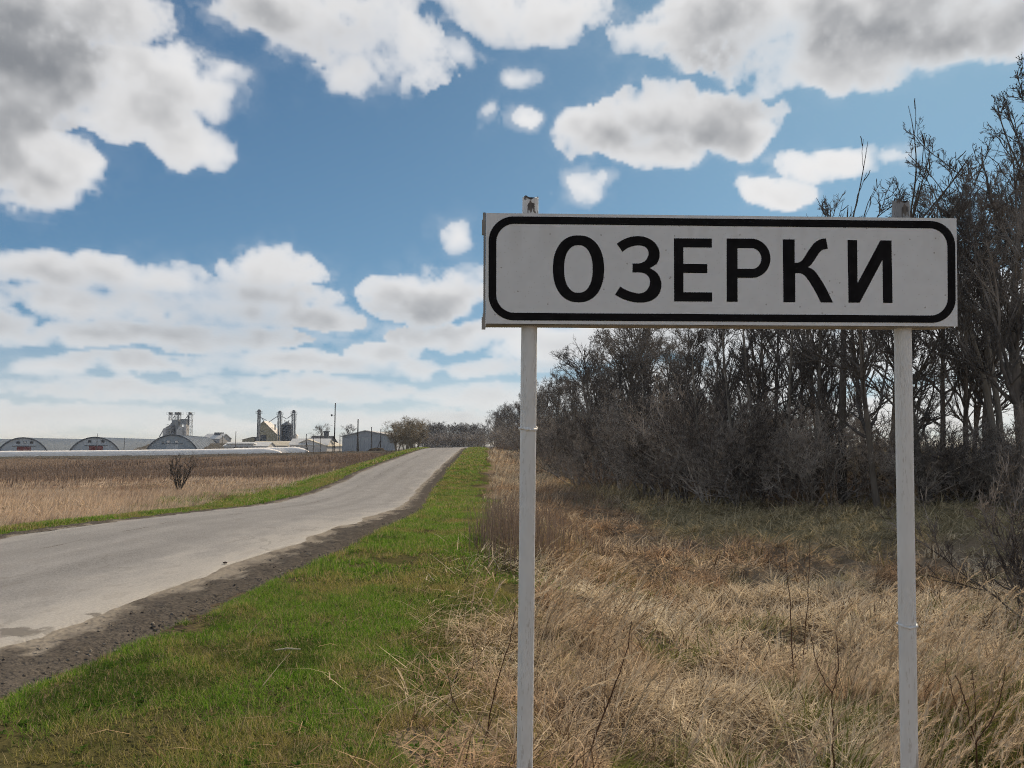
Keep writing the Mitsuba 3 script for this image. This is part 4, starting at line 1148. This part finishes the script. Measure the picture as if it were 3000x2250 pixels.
scene['m_sapling'] = diffuse(lambda p, n, uv: mix((0.06, 0.032, 0.022), (0.15, 0.09, 0.06), FB(p.x * 20, p.y * 20, p.z * 9, 2)))


def foot(p, d):
    return px(p, d), d


sapling(*foot(1698, 8.4), [([(0, 0, -.05), (-.01, 0, .7), (-.05, .05, 1.38)], .010)], 'straight dark upright sapling stem left of its curved neighbour in the straw')
sapling(*foot(1716, 8.6), [([(0, 0, -.05), (.05, 0, .6), (.11, .03, 1.0), (.15, .06, 1.5)], .009)], 'curved dark sapling stem beside the straight one in the straw')
sapling(*foot(1776, 5.2), [([(0, 0, -.05), (.01, 0, .75)], .010), ([(.01, 0, .74), (.05, 0, .9), (.045, 0, 1.12)], .007), ([(.01, 0, .74), (-.08, 0, .92), (-.13, 0, 1.18)], .006)], 'forked sapling standing left of the right sign post near the bottom')
sapling(*foot(2076, 5.1), [([(0, 0, -.05), (0, 0, .62)], .010), ([(0, 0, .60), (-.06, 0, .88), (-.10, .02, 1.02)], .007), ([(0, 0, .61), (.14, 0, .82), (.21, 0, 1.08)], .007), ([(.01, .02, -.05), (.02, .02, .6), (.02, .04, 1.05)], .006), ([(0, 0, .6), (-.13, 0, .9), (-.17, 0, 1.16)], .005)], 'branching sapling in the tan grass right of the right sign post')
sapling(*foot(1255, 5.3), [([(0, 0, -.05), (.14, 0, .35), (.26, .02, .62), (.33, .03, .92)], .010), ([(.14, 0, .35), (.16, .03, .62), (.22, .03, .80)], .005)], 'thin slanting sapling leaning right of the left sign post')
sapling(*foot(1052, 5.2), [([(0, 0, -.05), (.06, 0, .3), (.15, .02, .6), (.19, .03, .80)], .008)], 'thin slanting stem just left of the left sign post')

# ---------------------------------------------------------------- the farm across the field
def metal_col(a, b, fx=.35):
    return proc(lambda p, n, uv: mix(a, b, FB(p.x * fx, p.y * fx, p.z * 1.3, 3)))


scene['m_galv'] = princ(metal_col((0.05, 0.065, 0.085), (0.085, 0.105, 0.13)), .40, .15, .25)
scene['m_dark_rim'] = princ((0.05, 0.065, 0.085), .5)
scene['m_gable'] = princ(metal_col((0.33, 0.38, 0.43), (0.45, 0.50, 0.55)), .6)
scene['m_dark_gable'] = princ(metal_col((0.21, 0.26, 0.31), (0.29, 0.35, 0.40)), .6)
scene['m_red'] = princ(metal_col((0.12, 0.018, 0.022), (0.19, 0.03, 0.03)), .6)
scene['m_black'] = princ((0.012, 0.014, 0.018), .4)
scene['m_white'] = princ(metal_col((0.60, 0.60, 0.60), (0.74, 0.74, 0.73)), .55)
scene['m_pale'] = princ(metal_col((0.42, 0.42, 0.42), (0.52, 0.52, 0.52)), .6)
scene['m_beige'] = princ(metal_col((0.33, 0.30, 0.20), (0.42, 0.38, 0.27)), .6)
scene['m_steel'] = princ(metal_col((0.16, 0.18, 0.20), (0.30, 0.32, 0.34), .8), .45, .5)
scene['m_roof_pale'] = princ(metal_col((0.45, 0.48, 0.50), (0.60, 0.62, 0.63)), .4, .2)
scene['m_roof_tan'] = princ(metal_col((0.38, 0.36, 0.30), (0.50, 0.47, 0.40)), .6)
scene['m_slate'] = princ(metal_col((0.05, 0.06, 0.075), (0.10, 0.11, 0.13)), .6)
scene['m_grey_wall'] = princ(metal_col((0.30, 0.335, 0.375), (0.37, 0.405, 0.445)), .55)
scene['m_bag'] = princ(proc(lambda p, n, uv: mix((0.70, 0.70, 0.70), (0.84, 0.84, 0.83), FB(p.x * .8, p.y * .8, p.z * 2, 3))), .35, spec=.5)
scene['m_pole'] = diffuse(lambda p, n, uv: mix((0.04, 0.038, 0.035), (0.11, 0.10, 0.09), FB(p.x * 9, p.y * 9, p.z * 1.5, 3)))
scene['m_lattice'] = princ((0.23, 0.25, 0.27), .5, .3)


def fit(x, y, w, d, yaw):
    """ground height under a building"""
    return float(np.mean(gz(np.array([x - w / 2, x, x + w / 2]), np.array([y, y, y]))))


def arc_poly(w, h, grow=0.0):
    R = (w * w / 4 + h * h) / (2 * h)
    a = math.asin(min(1, w / 2 / R))
    if h > R:
        a = math.pi - a
    t = np.linspace(-a, a, 41)
    return np.stack([(R + grow) * np.sin(t), h - R + (R + grow) * np.cos(t)], 1)


def hangar(x, y, yaw, w, h, L, door, wins, gable, label, extra=None):
    key = nm('arched_hangar')
    lab(key, label, 'hangar', 'arched metal hangars of the farm')
    z = fit(x, y, w, 0, yaw) - .15
    put = lambda m: place(m, x, y, z, yaw)
    inner, outer = arc_poly(w, h), arc_poly(w, h, .22)
    ringp = Polygon(np.vstack([outer, inner[::-1]])).buffer(0)
    shell = prism(ringp, L)
    sub(key, 'roof', put(shell), 'm_galv', smooth=30)
    for k in range(1, int(L / 6) if gable == 'm_dark_gable' else 0):
        rib = Polygon(np.vstack([arc_poly(w, h, .28), arc_poly(w, h, .225)[::-1]])).buffer(0)
        m = prism(rib, .14)
        m.apply_translation((0, k * 6, 0))
        sub(key, 'rib', put(m), 'm_galv', smooth=30)
    rim = prism(Polygon(np.vstack([arc_poly(w, h, .34), arc_poly(w, h, -.05)[::-1]])).buffer(0), .10)
    rim.apply_translation((0, -.11, 0))
    sub(key, 'rim', put(rim), 'm_dark_rim', smooth=30)
    g = prism(Polygon(arc_poly(w, h, -.01)).buffer(0), .10)
    g.apply_translation((0, .25, 0))
    sub(key, 'gable', put(g), gable)
    if door:
        x0, x1, hh, col = door
        m = (x0 + x1) / 2
        sub(key, 'door', put(bx(x0, m - .02, .14, .24, .05, hh)), col)
        sub(key, 'door', put(bx(m + .02, x1, .14, .24, .05, hh)), col)
        sub(key, 'door_rail', put(bx(x0 - 1.35, x1 + 1.35, .06, .24, hh + .08, hh + .26)), 'm_dark_rim')
    for (x0, x1, z0, z1, col) in wins:
        f = sub(key, 'window', put(bx(x0, x1, .16, .24, z0, z1)), 'm_dark_rim')
        sub(f, 'pane', put(bx(x0 + .1, x1 - .1, .13, .158, z0 + .1, z1 - .1)), col)
    for m, col, name in (extra or []):
        sub(key, name, put(m), col)
    return key


HY = math.radians(12.5)            # the hangars run back, slightly to the left of straight away
hangar(-176, 246, HY, 15, 5.4, 60, None, [], 'm_gable', 'arched metal hangar cut by the left edge of the picture')
hangar(-154.6, 250, HY, 15, 5.55, 62, (-1.75, 2.25, 2.9, 'm_red'), [(-2.0, -1.0, 3.8, 4.6, 'm_black'), (1.85, 2.85, 3.8, 4.6, 'm_black'), (-.1, .95, 3.95, 4.6, 'm_pale')], 'm_gable', 'leftmost whole arched hangar with a dark red door and two dark windows')
hangar(-138.2, 262, HY, 16, 5.8, 112, (-1.8, 2.4, 3.1, 'm_red'), [(-2.2, -1.2, 4.2, 5.0, 'm_black'), (1.8, 2.85, 4.2, 5.0, 'm_black')], 'm_gable', 'second arched hangar, red door, with a thin pole rising before it')
hangar(-116.0, 270, HY, 16.6, 5.85, 92, (-1.9, 1.9, 2.9, 'm_gable'), [(-1.85, -.75, 3.3, 4.2, 'm_white'), (.7, 1.8, 3.3, 4.2, 'm_white')], 'm_dark_gable', 'rightmost arched hangar with a slate-blue gable and a shiny bare metal flank',
       [(join([bar((-3.4, .18, 3.1), (-2.7, .18, 3.7), .14), bar((-3.4, .12, 3.7), (-2.7, .12, 3.1), .1)]), 'm_black', 'gable_mark')])


def grain_bag(p0, p1, w, h, label, seed):
    """a long plump plastic tube of grain: flattened section, wavering top, drawn-in end"""
    key = nm('grain_bag')
    lab(key, label, 'grain bag', 'white grain bags lying before the farm')
    p0, p1 = np.array(p0), np.array(p1)
    n, k = 140, 22
    u = np.linspace(0, 1, n)
    ctr = p0 + (p1 - p0) * u[:, None]
    L = np.linalg.norm(p1 - p0)
    side = np.array([-(p1 - p0)[1], (p1 - p0)[0]]) / L
    end = np.clip(np.minimum(u, 1 - u) * L / 4.5, 0, 1) ** .45
    wob = .975 + .05 * meshkit.fbm(np.stack([u * L * .22, 0 * u, 0 * u + seed], -1), 3, 5)
    th = np.linspace(0, math.pi, k)
    g = np.polyval(np.polyfit(u, gz(ctr[:, 0], ctr[:, 1]), 2), u)
    sx = np.sign(np.cos(th)) * np.abs(np.cos(th)) ** .8
    X = ctr[:, None, :] + side * (w / 2 * end[:, None, None] * sx[None, :, None])
    fold = 1 + .008 * np.sin(u[:, None] * L * 3.1 + 2 * np.sin(th * 3)) * np.sin(th)
    Z = g[:, None] - .2 + (h * end * wob)[:, None] * np.sin(th) ** .7 * fold + .2
    V = np.concatenate([X, Z[..., None]], -1).reshape(-1, 3)
    i, j = np.meshgrid(np.arange(n - 1), np.arange(k - 1), indexing='ij')
    q = np.stack([i * k + j, i * k + j + 1, (i + 1) * k + j + 1, (i + 1) * k + j], -1).reshape(-1, 4)
    add(key, (V, q), 'm_bag', smooth=True)


grain_bag((-172, 206), (-62, 214), 3.0, 1.55, 'nearer long white grain bag lying before the hangars', 1)
grain_bag((-82, 224), (-55, 214.5), 3.0, 1.7, 'shorter white grain bag behind the right end of the long one', 2)


def gable_poly(w, he, hr, off=0.0):
    return Polygon([(-w / 2, 0), (w / 2, 0), (w / 2, he), (off, hr), (-w / 2, he)])


def gabled(name, x, y, yaw, w, L, he, hr, wall, roof, label, cat, off=0.0, doors=(), over=.35, he2=None, sink=.2):
    """gable end towards -y of its own frame; ridge along y"""
    key = nm(name)
    lab(key, label, cat)
    z = fit(x, y, w, L, yaw) - sink
    put = lambda m: place(m, x, y, z, yaw)
    he2 = he if he2 is None else he2
    sub(key, 'wall', put(prism(Polygon([(-w / 2, 0), (w / 2, 0), (w / 2, he2), (off, hr), (-w / 2, he)]), L)), wall)
    t = .18
    for (xa, za, xb, zb) in ((-w / 2, he, off, hr), (off, hr, w / 2, he2)):
        s = 1 if xb == off else -1
        dx, dz = xb - xa, zb - za
        ln = math.hypot(dx, dz)
        ux, uz = dx / ln * over, dz / ln * over
        a = (xa - ux, za - uz) if s == 1 else (xa, za)
        b = (xb, zb) if s == 1 else (xb + ux, zb + uz)
        m = prism(Polygon([(a[0], a[1] + .01), (b[0], b[1] + .01), (b[0], b[1] + t), (a[0], a[1] + t)]), L + 2 * over)
        m.apply_translation((0, -over, 0))
        sub(key, 'roof', put(m), roof)
    for (x0, x1, z0, z1, col, nme) in doors:
        sub(key, nme, put(bx(x0, x1, -.06, -.005, z0, z1)), col)
    return key, put


def where(p, d):
    v = at(p, 1300, d)
    return float(v[0]), float(v[1])


# big grey warehouse
X_, Y_ = where(1080, 182)
gabled('warehouse', X_, Y_, 0.0, 12.2, 34, 3.75, 5.0, 'm_grey_wall', 'm_pale', 'big windowless blue-grey metal warehouse nearest to the road', 'warehouse', off=-.8)
for i in range(13):
    xx = -5.6 + i * .93
    sub('warehouse', 'wall_panel', place(bx(xx, xx + .86, -.05, -.004, .05, 3.6), X_, Y_, fit(X_, Y_, 12.2, 34, 0) - .2), 'm_grey_wall')
# slate roofed barn behind it
X_, Y_ = where(974, 272)
k_, put = gabled('barn', X_, Y_, math.radians(90 - 14), 8, 7.4, 2.6, 5.2, 'm_slate', 'm_slate', 'dark slate roofed barn with a square roof vent behind the pale shed', 'barn')
X_, Y_ = where(956, 269)
key = nm('barn__roof_vent')
add(key, place(join([bx(-.7, .7, -.7, .7, 3.6, 6.7), bx(-1.0, 1.0, -1.0, 1.0, 6.7, 6.95)]), X_, Y_, fit(X_, Y_, 4, 4, 0)), 'm_slate')
# pale shed with a white lit roof and the gabled house joined to it
X_, Y_ = where(967, 229)
gabled('long_shed', X_, Y_, math.radians(90), 7, 10.6, 2.3, 3.9, 'm_pale', 'm_roof_pale', 'long low pale shed with a bright white roof beside the warehouse', 'shed')
X_, Y_ = where(907, 226)
gabled('storehouse', X_, Y_, math.radians(-9), 10.2, 14, 2.1, 3.9, 'm_pale', 'm_roof_tan', 'low gabled pale storehouse with dark double doors behind two leaning poles', 'storehouse', off=-.6,
       doors=[(-.2, .95, 0.0, 1.75, 'm_black', 'door'), (1.0, 2.1, 0.0, 1.75, 'm_black', 'door')])
# long flat buildings between the hangars and the storehouse
X_, Y_ = where(703, 246)
key = 'white_garage'
lab(key, 'low white garage with one wide dark opening beside the third hangar', 'garage')
z_ = fit(X_, Y_, 8, 4, 0) - .2
sub(key, 'wall', place(bx(-4.2, 4.2, 0, 7, 0, 3.5), X_, Y_, z_), 'm_pale')
sub(key, 'roof', place(bx(-4.5, 4.5, -.3, 7.3, 3.505, 3.7), X_, Y_, z_), 'm_roof_pale')
sub(key, 'doorway', place(bx(-1.9, 2.6, -.05, -.004, .1, 2.75), X_, Y_, z_), 'm_black')
X_, Y_ = where(795, 250)
gabled('long_shed', X_, Y_, math.radians(90), 8, 13.5, 2.7, 3.9, 'm_pale', 'm_roof_pale', 'long low shed with a pale grey roof below the grain silo', 'shed')
X_, Y_ = where(855, 262)
gabled('long_shed', X_, Y_, math.radians(86), 8, 12, 2.6, 4.0, 'm_pale', 'm_roof_tan', 'low shed with a tan roof left of the storehouse', 'shed')
X_, Y_ = where(660, 330)
k_, put = gabled('mill_house', X_, Y_, math.radians(70), 7, 9, 2.2, 4.2, 'm_pale', 'm_roof_pale', 'small pale house with a dark roof hatch left of the beige shed', 'house')
sub(k_, 'roof_hatch', put(bx(-1.0, 1.4, 2.0, 5.0, 3.2, 4.9)), 'm_slate')

# beige mill
D = 330
X_, Y_ = where(784, D)
MW = .1429                              # metres per photograph pixel out there
key, put = gabled('mill', X_, Y_, 0.0, 7.7, 9, 7.4, 9.2, 'm_beige', 'm_pale', 'tall beige mill with a steep lopsided roof and a big dark door', 'mill', off=-1.9, he2=3.7, sink=0.0,
                  doors=[(-3.7, -.55, 0.1, 3.6, 'm_slate', 'door'), (-.5, 1.25, 0.1, 1.0, 'm_slate', 'window'), (1.45, 3.5, 0.1, 1.0, 'm_slate', 'window'), (-3.0, -1.7, 5.0, 5.35, 'm_slate', 'vent')])
pipe = trimesh.util.concatenate([cyl((1.9, 3.5, 5.4), (1.9, 3.5, 7.6), .28), cyl((1.9, 3.5, 7.6), (1.9, 3.5, 7.9), .28, .55), cyl((1.9, 3.5, 7.9), (1.9, 3.5, 8.15), .55, .1)])
sub(key, 'chimney', put(pipe), 'm_steel')
X_, Y_ = where(731, D + 4)
key = 'beige_shed'
lab(key, 'low beige shed with a sloping roof leaning on the tall mill', 'shed')
z_ = fit(X_, Y_, 6, 4, 0)
sub(key, 'wall', place(prism(Polygon([(-3.1, 0), (2.0, 0), (2.0, 2.6), (1.0, 2.55), (-3.1, 1.5)]), 7), X_, Y_, z_), 'm_beige')
sub(key, 'roof', place(prism(Polygon([(-3.3, 1.46), (1.0, 2.56), (3.4, 2.61), (3.4, 2.8), (1.0, 2.75), (-3.3, 1.65)]), 7.4), X_, Y_ - .2, z_), 'm_dark_rim')
sub(key, 'doorway', place(bx(2.01, 3.3, .3, 6.9, 0, 2.58), X_, Y_, z_), 'm_slate')

# corrugated silo
X_, Y_ = where(840, D)
z_ = fit(X_, Y_, 5, 5, 0)
key = 'grain_silo'
lab(key, 'round corrugated steel grain silo with a conical roof', 'silo')
prof = [(2.45 + .04 * (i % 2), i * .11) for i in range(0, 70)]
sub(key, 'wall', place(trimesh.creation.revolve(np.array([(0, 0)] + prof + [(0, prof[-1][1])]), sections=40), X_, Y_, z_), 'm_galv', smooth=30)
zt = prof[-1][1] + .006
sub(key, 'roof', place(trimesh.creation.revolve(np.array([(0, zt), (2.65, zt), (2.62, zt + .1), (.5, zt + 1.25), (.5, zt + 1.5), (0, zt + 1.55)]), sections=40), X_, Y_, z_), 'm_galv', smooth=25)
for s in (-1, 1):
    sub(key, 'roof_vent', place(join([cyl((s * .75, -.6, zt + .8), (s * .75, -.6, zt + 1.7), .14), cyl((s * .75, -.6, zt + 1.7), (s * .75 + s * .25, -.6, zt + 1.95), .24)]), X_, Y_, z_), 'm_steel')
for i in range(12):
    a = i * math.pi / 6
    sub(key, 'stiffener', place(bar((2.55 * math.cos(a), 2.55 * math.sin(a), 0), (2.55 * math.cos(a), 2.55 * math.sin(a), zt - .05), .09), X_, Y_, z_), 'm_galv')
hop = join([bx(2.6, 4.4, -1.6, .6, 0, 3.1), prism(Polygon([(2.6, 3.12), (4.4, 3.12), (3.9, 3.8), (3.1, 3.8)]), 2.0)])
sub(key, 'hopper', place(hop, X_, Y_, z_), 'm_pale')


def lattice(h, w, step):
    bars = []
    for sx in (-1, 1):
        for sy in (-1, 1):
            bars.append(bar((sx * w, sy * w, 0), (sx * w, sy * w, h), .13))
    n = int(h / step)
    for i in range(n):
        z0, z1 = i * step, (i + 1) * step
        for sx in (-1, 1):
            bars.append(bar((sx * w, -w * (1 if i % 2 else -1), z0), (sx * w, w * (1 if i % 2 else -1), z1), .08))
        for sy in (-1, 1):
            bars.append(bar((-w * (1 if i % 2 else -1), sy * w, z0), (w * (1 if i % 2 else -1), sy * w, z1), .08))
            bars.append(bar((-w, sy * w, z1), (w, sy * w, z1), .08))
    return join(bars)


def elevator(p, top, d, label, shafts, spouts, w=.75):
    x, y = where(p, d)
    z = fit(x, y, 2, 2, 0)
    h = float(at(p, top, d)[2]) - z
    key = nm('bucket_elevator')
    lab(key, label, 'elevator', 'bucket elevators of the mill')
    sub(key, 'frame', place(lattice(h - 1.7, w, 1.6), x, y, z), 'm_lattice')
    for s in shafts:
        sub(key, 'shaft', place(bx(s - .19, s + .19, -.25, .25, 0, h - 1.2), x, y, z), 'm_steel')
    sub(key, 'platform', place(join([bx(-1.15, 1.15, -1.15, 1.15, h - 1.75, h - 1.66)] + [bar((a, b, h - 1.66), (a, b, h - .8), .07) for a in (-1.1, 1.1) for b in (-1.1, 0, 1.1)] +
                                    [bar((a, -1.1, h - .8), (a, 1.1, h - .8), .06) for a in (-1.1, 1.1)] + [bar((-1.1, b, h - .8), (1.1, b, h - .8), .06) for b in (-1.1, 1.1)]), x, y, z), 'm_lattice')
    head = trimesh.creation.cylinder(.62, .7, sections=20)
    head.apply_transform(trimesh.transformations.rotation_matrix(math.pi / 2, [1, 0, 0]))
    head.apply_translation((0, 0, h - .65))
    sub(key, 'head', place(join([head, bx(-.62, .62, -.34, .34, h - 1.25, h - .66)]), x, y, z), 'm_slate', smooth=30)
    for (qx, qz, pz) in spouts:
        sub(key, 'spout', place(bar((.0, -.5, h - pz), (qx, -.4, qz), .24), x, y, z), 'm_steel')


elevator(757, 1199, D - 5, 'leftmost bucket elevator tower, slim, beside the tall beige mill', (-.3, .3), [(3.3, 9.4, 3.0), (2.3, 9.0, 2.0)], .5)
elevator(818, 1203, D - 4, 'middle bucket elevator tower between the mill and the silo', (-.35, .35), [(-4.4, 8.7, 1.8), (2.9, 10.0, 1.8)])
elevator(859, 1201, D - 5, 'rightmost bucket elevator tower behind the hopper of the silo', (-.35, .35), [(-2.5, 10.0, 1.6)])

# old grain elevator: bins, gallery and three head towers
D2 = 350
X_, Y_ = where(510, D2)
z_ = fit(X_, Y_, 5, 5, 0)
key = 'grain_dryer'
lab(key, 'old pale grain dryer with clustered bins, stairs and lattice towers behind the third hangar', 'grain dryer')
u_ = 2310 / D2


def dz(p):                                # metres above its own foot of a photograph row
    return float(at(510, p, D2)[2]) - z_


def dx(p):
    return (p - 510) / u_


put = lambda m: place(m, X_, Y_, z_)
sub(key, 'bin', put(prism(Polygon([(dx(475), 0), (dx(500), 0), (dx(500), dz(1238)), (dx(493), dz(1248)), (dx(476), dz(1256))]), 5)), 'm_pale')
sub(key, 'bin', put(bx(dx(519), dx(534), -1.2, 3, 0, dz(1258))), 'm_pale')
sub(key, 'bin', put(prism(Polygon([(dx(519.3), dz(1257.5)), (dx(533.7), dz(1257.5)), (dx(530), dz(1251)), (dx(521), dz(1250))]), 4)), 'm_pale')
sub(key, 'bin', put(bx(dx(534.5), dx(542), .5, 4, 0, dz(1243))), 'm_pale')
sub(key, 'tower', put(bx(dx(500.5), dx(518), .3, 5, 0, dz(1229))), 'm_steel')
sub(key, 'gallery', put(bx(dx(524), dx(541), 1.0, 4.5, dz(1243.5), dz(1229))), 'm_steel')
sub(key, 'gallery_roof', put(bx(dx(522), dx(543), .8, 4.7, dz(1228.8), dz(1227.5))), 'm_slate')
for i in range(5):                        # stairs on the front of the tower
    zz = dz(1276 - i * 8)
    sub(key, 'stair', put(join([bar((dx(488), -.4, zz), (dx(505), -.4, zz - .5), .22), bx(dx(486), dx(507), -.9, .25, zz - .72, zz - .6)])), 'm_lattice')
sub(key, 'column', put(bx(dx(506.5), dx(510.5), -.5, .25, 0, dz(1246))), 'm_slate')
for (c, w, top) in ((493, .55, 1214), (511, .6, 1214), (519, .5, 1214), (551, .8, 1214)):
    zt = dz(top)
    z0 = 0 if c == 551 else dz(1232)
    m = lattice(zt - z0, w, 1.3)
    m.apply_translation((dx(c), 1.5, z0))
    sub(key, 'lattice_tower', put(m), 'm_lattice')
    sub(key, 'lattice_head', put(join([bx(dx(c) - .5, dx(c) + .5, .9, 2.1, zt + .02, zt + .75), cyl((dx(c) - .25, .85, zt + .55), (dx(c) - .25, 2.15, zt + .55), .5)])), 'm_slate')
    rail = [bar((dx(c) - 1.3, b, zt), (dx(c) + 1.3, b, zt), .1) for b in (.3, 2.7)] + [bar((dx(c) - 1.3, b, zt + 1), (dx(c) + 1.3, b, zt + 1), .06) for b in (.3, 2.7)]
    rail += [bar((dx(c) + a, b, zt), (dx(c) + a, b, zt + 1), .06) for a in (-1.3, 0, 1.3) for b in (.3, 2.7)]
    sub(key, 'railing', put(join(rail)), 'm_lattice')
sub(key, 'spout', put(bar((dx(508), .4, dz(1218)), (dx(503), .4, dz(1226)), .25)), 'm_slate')
sub(key, 'spout', put(bar((dx(547), .4, dz(1217)), (dx(540), .4, dz(1227)), .22)), 'm_slate')
sub(key, 'spout', put(bar((dx(478), .4, dz(1256)), (dx(465), .4, dz(1280)), .35)), 'm_pale')
sub(key, 'shaft', put(bx(dx(547), dx(550), .2, .7, dz(1246), dz(1216))), 'm_slate')
sub(key, 'ramp', put(prism(Polygon([(dx(541), dz(1277)), (dx(575), dz(1290)), (dx(575), 0), (dx(541), 0)]), 6)), 'm_pale')

# ---------------------------------------------------------------- poles
def pole(p, top, foot_d, label, r=.11, brace=None, lamp=False, cross=False, group='poles of the farm'):
    key = nm('utility_pole')
    lab(key, label, 'pole', group)
    x, y = where(p, foot_d)
    z = float(gz(x, y))
    zt = float(at(p, top, foot_d)[2])
    lean = RNG.normal(0, .012) * (zt - z)
    sub(key, 'post', cyl((x, y, z - .2), (x + lean, y, zt), r, r * .8, 9), 'm_pole', smooth=40)
    if brace:
        bp, bt = brace
        xb = where(bp, foot_d)[0]
        zb = float(gz(xb, y - .4))
        h = z + (zt - z) * bt
        sub(key, 'brace', cyl((xb, y - .4, zb - .1), (x + lean * bt, y - .12, h), r * .85, r * .7, 8), 'm_pole', smooth=40)
    if lamp:
        zl = float(at(p, 1217, foot_d)[2])
        sub(key, 'lamp_arm', bar((x, y, zl), (x - .45, y, zl), .06), 'm_pole')
        sub(key, 'lamp_head', join([cyl((x - .62, y, zl - .17), (x - .62, y, zl + .17), .14, .22), cyl((x - .62, y, zl + .175), (x - .62, y, zl + .27), .10)]), 'm_slate')
    if cross:
        sub(key, 'crossarm', bar((x - .7, y, zt - .35), (x + .7, y, zt - .35), .1), 'm_pole')


pole(979, 1181, 165, 'tallest pole with a small lamp left of the grey warehouse', .13, lamp=True)
pole(1047, 1228, 168, 'thick braced pole in front of the left half of the warehouse', .16, brace=(1052, .62))
pole(1088, 1251, 172, 'plain dark pole before the middle of the warehouse', .11)
pole(1115, 1257, 172, 'pole propped by a slanting brace at the right part of the warehouse', .11, brace=(1102, .5))
pole(897, 1271, 176, 'pole with a slanting brace just left of the storehouse door', .10, brace=(905, .7))
pole(918, 1273, 178, 'pole with a crossarm before the storehouse door', .09, cross=True)
pole(939, 1276, 180, 'thin pole at the right corner of the storehouse', .08)
pole(996, 1273, 180, 'thin pole just left of the warehouse wall', .09)
pole(975, 1296, 170, 'short stub pole beside the tallest pole', .09)
pole(690, 1264, 225, 'thin pole right of the white garage opening', .10)
pole(651, 1275, 225, 'thin pole before the shiny flank of the third hangar', .10)
pole(364, 1282, 240, 'thin pole before the metal flank right of the second hangar', .09)
pole(284, 1270, 245, 'thin pole standing before the gable of the second hangar', .09)

key = 'soil_mound'
x_, y_ = where(1104, 170)
V = trimesh.creation.icosphere(4)
V.apply_scale((1.9, 1.4, .75))
V.vertices += (meshkit.fbm(V.vertices * 2.2, 3, 3) - .5)[:, None] * .5
add(key, place(V, x_, y_, float(gz(x_, y_))), 'm_soil', smooth=True)
scene['m_soil'] = diffuse(lambda p, n, uv: mix((0.03, 0.026, 0.022), (0.08, 0.068, 0.055), FB(p.x * 3, p.y * 3, p.z * 3, 3)))
lab(key, 'small heap of dark soil at the foot of the braced pole', 'soil heap')

# ---------------------------------------------------------------- trees by the farm and at the end of the road
where_t = lambda p, d: (float(at(p, 1300, d)[0]), d)
for (p, d, H, k, l) in ((945, 270, 8.5, 'round_a', 'bare tree left of the tallest pole behind the barn'), (1020, 268, 8.2, 'round_a', 'broad bare tree right of the tallest pole behind the barn')):
    plant('bare_tree', k, *where_t(p, d), H, TR.random() * 360, l, 'tree', None, 1.15)
for (p, d, H, l) in ((1163, 158, 5.2, 'leftmost olive-brown willow touching the corner of the warehouse'), (1190, 152, 5.9, 'middle olive-brown willow of the clump right of the warehouse'), (1217, 156, 5.6, 'rightmost olive-brown willow of the clump by the road'), (1203, 166, 5.4, 'hindmost olive-brown willow of the clump by the road')):
    plant('willow', 'willow_a', *where_t(p, d), H, TR.random() * 360, l, 'willow', None, 1.25)
for i in range(40):
    d = 330 + 60 * TR.random()
    p = 1238 + (1425 - 1238) * (i + TR.random()) / 40
    plant('bare_tree', ['ash_a', 'poplar_b', 'round_a', 'ash_b'][i % 4], *where_t(p, d), 8.2 + 2.5 * TR.random(), TR.random() * 360, f'bare tree of the far wood closing the road, {ordinal(i)} counted rightwards', 'tree', 'far trees at the end of the road', 1.4)
for i in range(30):
    d = 300 + 30 * TR.random()
    p = 1240 + (1420 - 1240) * (i + TR.random()) / 30
    plant('bare_shrub', ['shrub_a', 'shrub_c'][i % 2], *where_t(p, d), 4.5 + 1.5 * TR.random(), TR.random() * 360, f'leafless shrub under the far wood closing the road, {ordinal(i)} counted rightwards', 'shrub', 'far shrubs at the end of the road', 1.8)
for (p, d, H, l) in ((640, 620, 6, 'tiny far tree on the horizon left of the beige shed'), (372, 640, 5.5, 'tiny far tree above the flank of the second hangar'), (405, 640, 5.5, 'tiny far tree right of its twin above the second hangar'), (885, 500, 6, 'tiny far tree between the silo and the storehouse'), (905, 500, 7, 'tiny far tree just left of the storehouse')):
    plant('bare_tree', 'round_a', *where_t(p, d), H, TR.random() * 360, l, 'tree', None, 1.5)

# ---------------------------------------------------------------- small things by the road
x_, y_ = px(495, 11.2), 11.2
clod = trimesh.creation.icosphere(3)
clod.vertices *= (1 + .35 * (meshkit.fbm(clod.vertices * 2, 3, 8) - .5))[:, None]
clod.apply_scale((.03, .022, .014))
add('clod', place(clod, x_, y_, float(ZC(y_)) + .025), 'm_soil', smooth=True)
lab('clod', 'single dark clod lying on the asphalt edge', 'clod')
x_, y_ = px(605, 6.7), 6.7
v, f = tubes(np.array([[(x_, y_, 0), (x_ + .1, y_ + .02, .01), (x_ + .21, y_ + .03, 0)]]) + np.array([0, 0, float(gz(x_, y_)) + .05]), np.array([[.006, .008, .005]]), 6)
add('straw_stalk', (v, f), 'm_stalk', smooth=True)
scene['m_stalk'] = {'type': 'diffuse', 'reflectance': {'type': 'rgb', 'value': [.55, .50, .36]}}
lab('straw_stalk', 'pale broken stalk lying on the green verge', 'stalk')

# ---------------------------------------------------------------- the air
scene['air'] = {'type': 'homogeneous', 'albedo': {'type': 'rgb', 'value': [.95, .95, .96]}, 'sigma_t': {'type': 'rgb', 'value': [.00017, .00020, .00025]}, 'phase': {'type': 'isotropic'}}
scene['haze'] = {'type': 'cube', 'to_world': T().translate([0, 4200, 8]).scale([7300, 4600, 16]), 'bsdf': {'type': 'null'}, 'interior': {'type': 'ref', 'id': 'air'}}
scene['camera']['medium'] = {'type': 'ref', 'id': 'air'}
lab('haze', 'thin bluish spring haze over the fields', 'haze', kind='stuff')
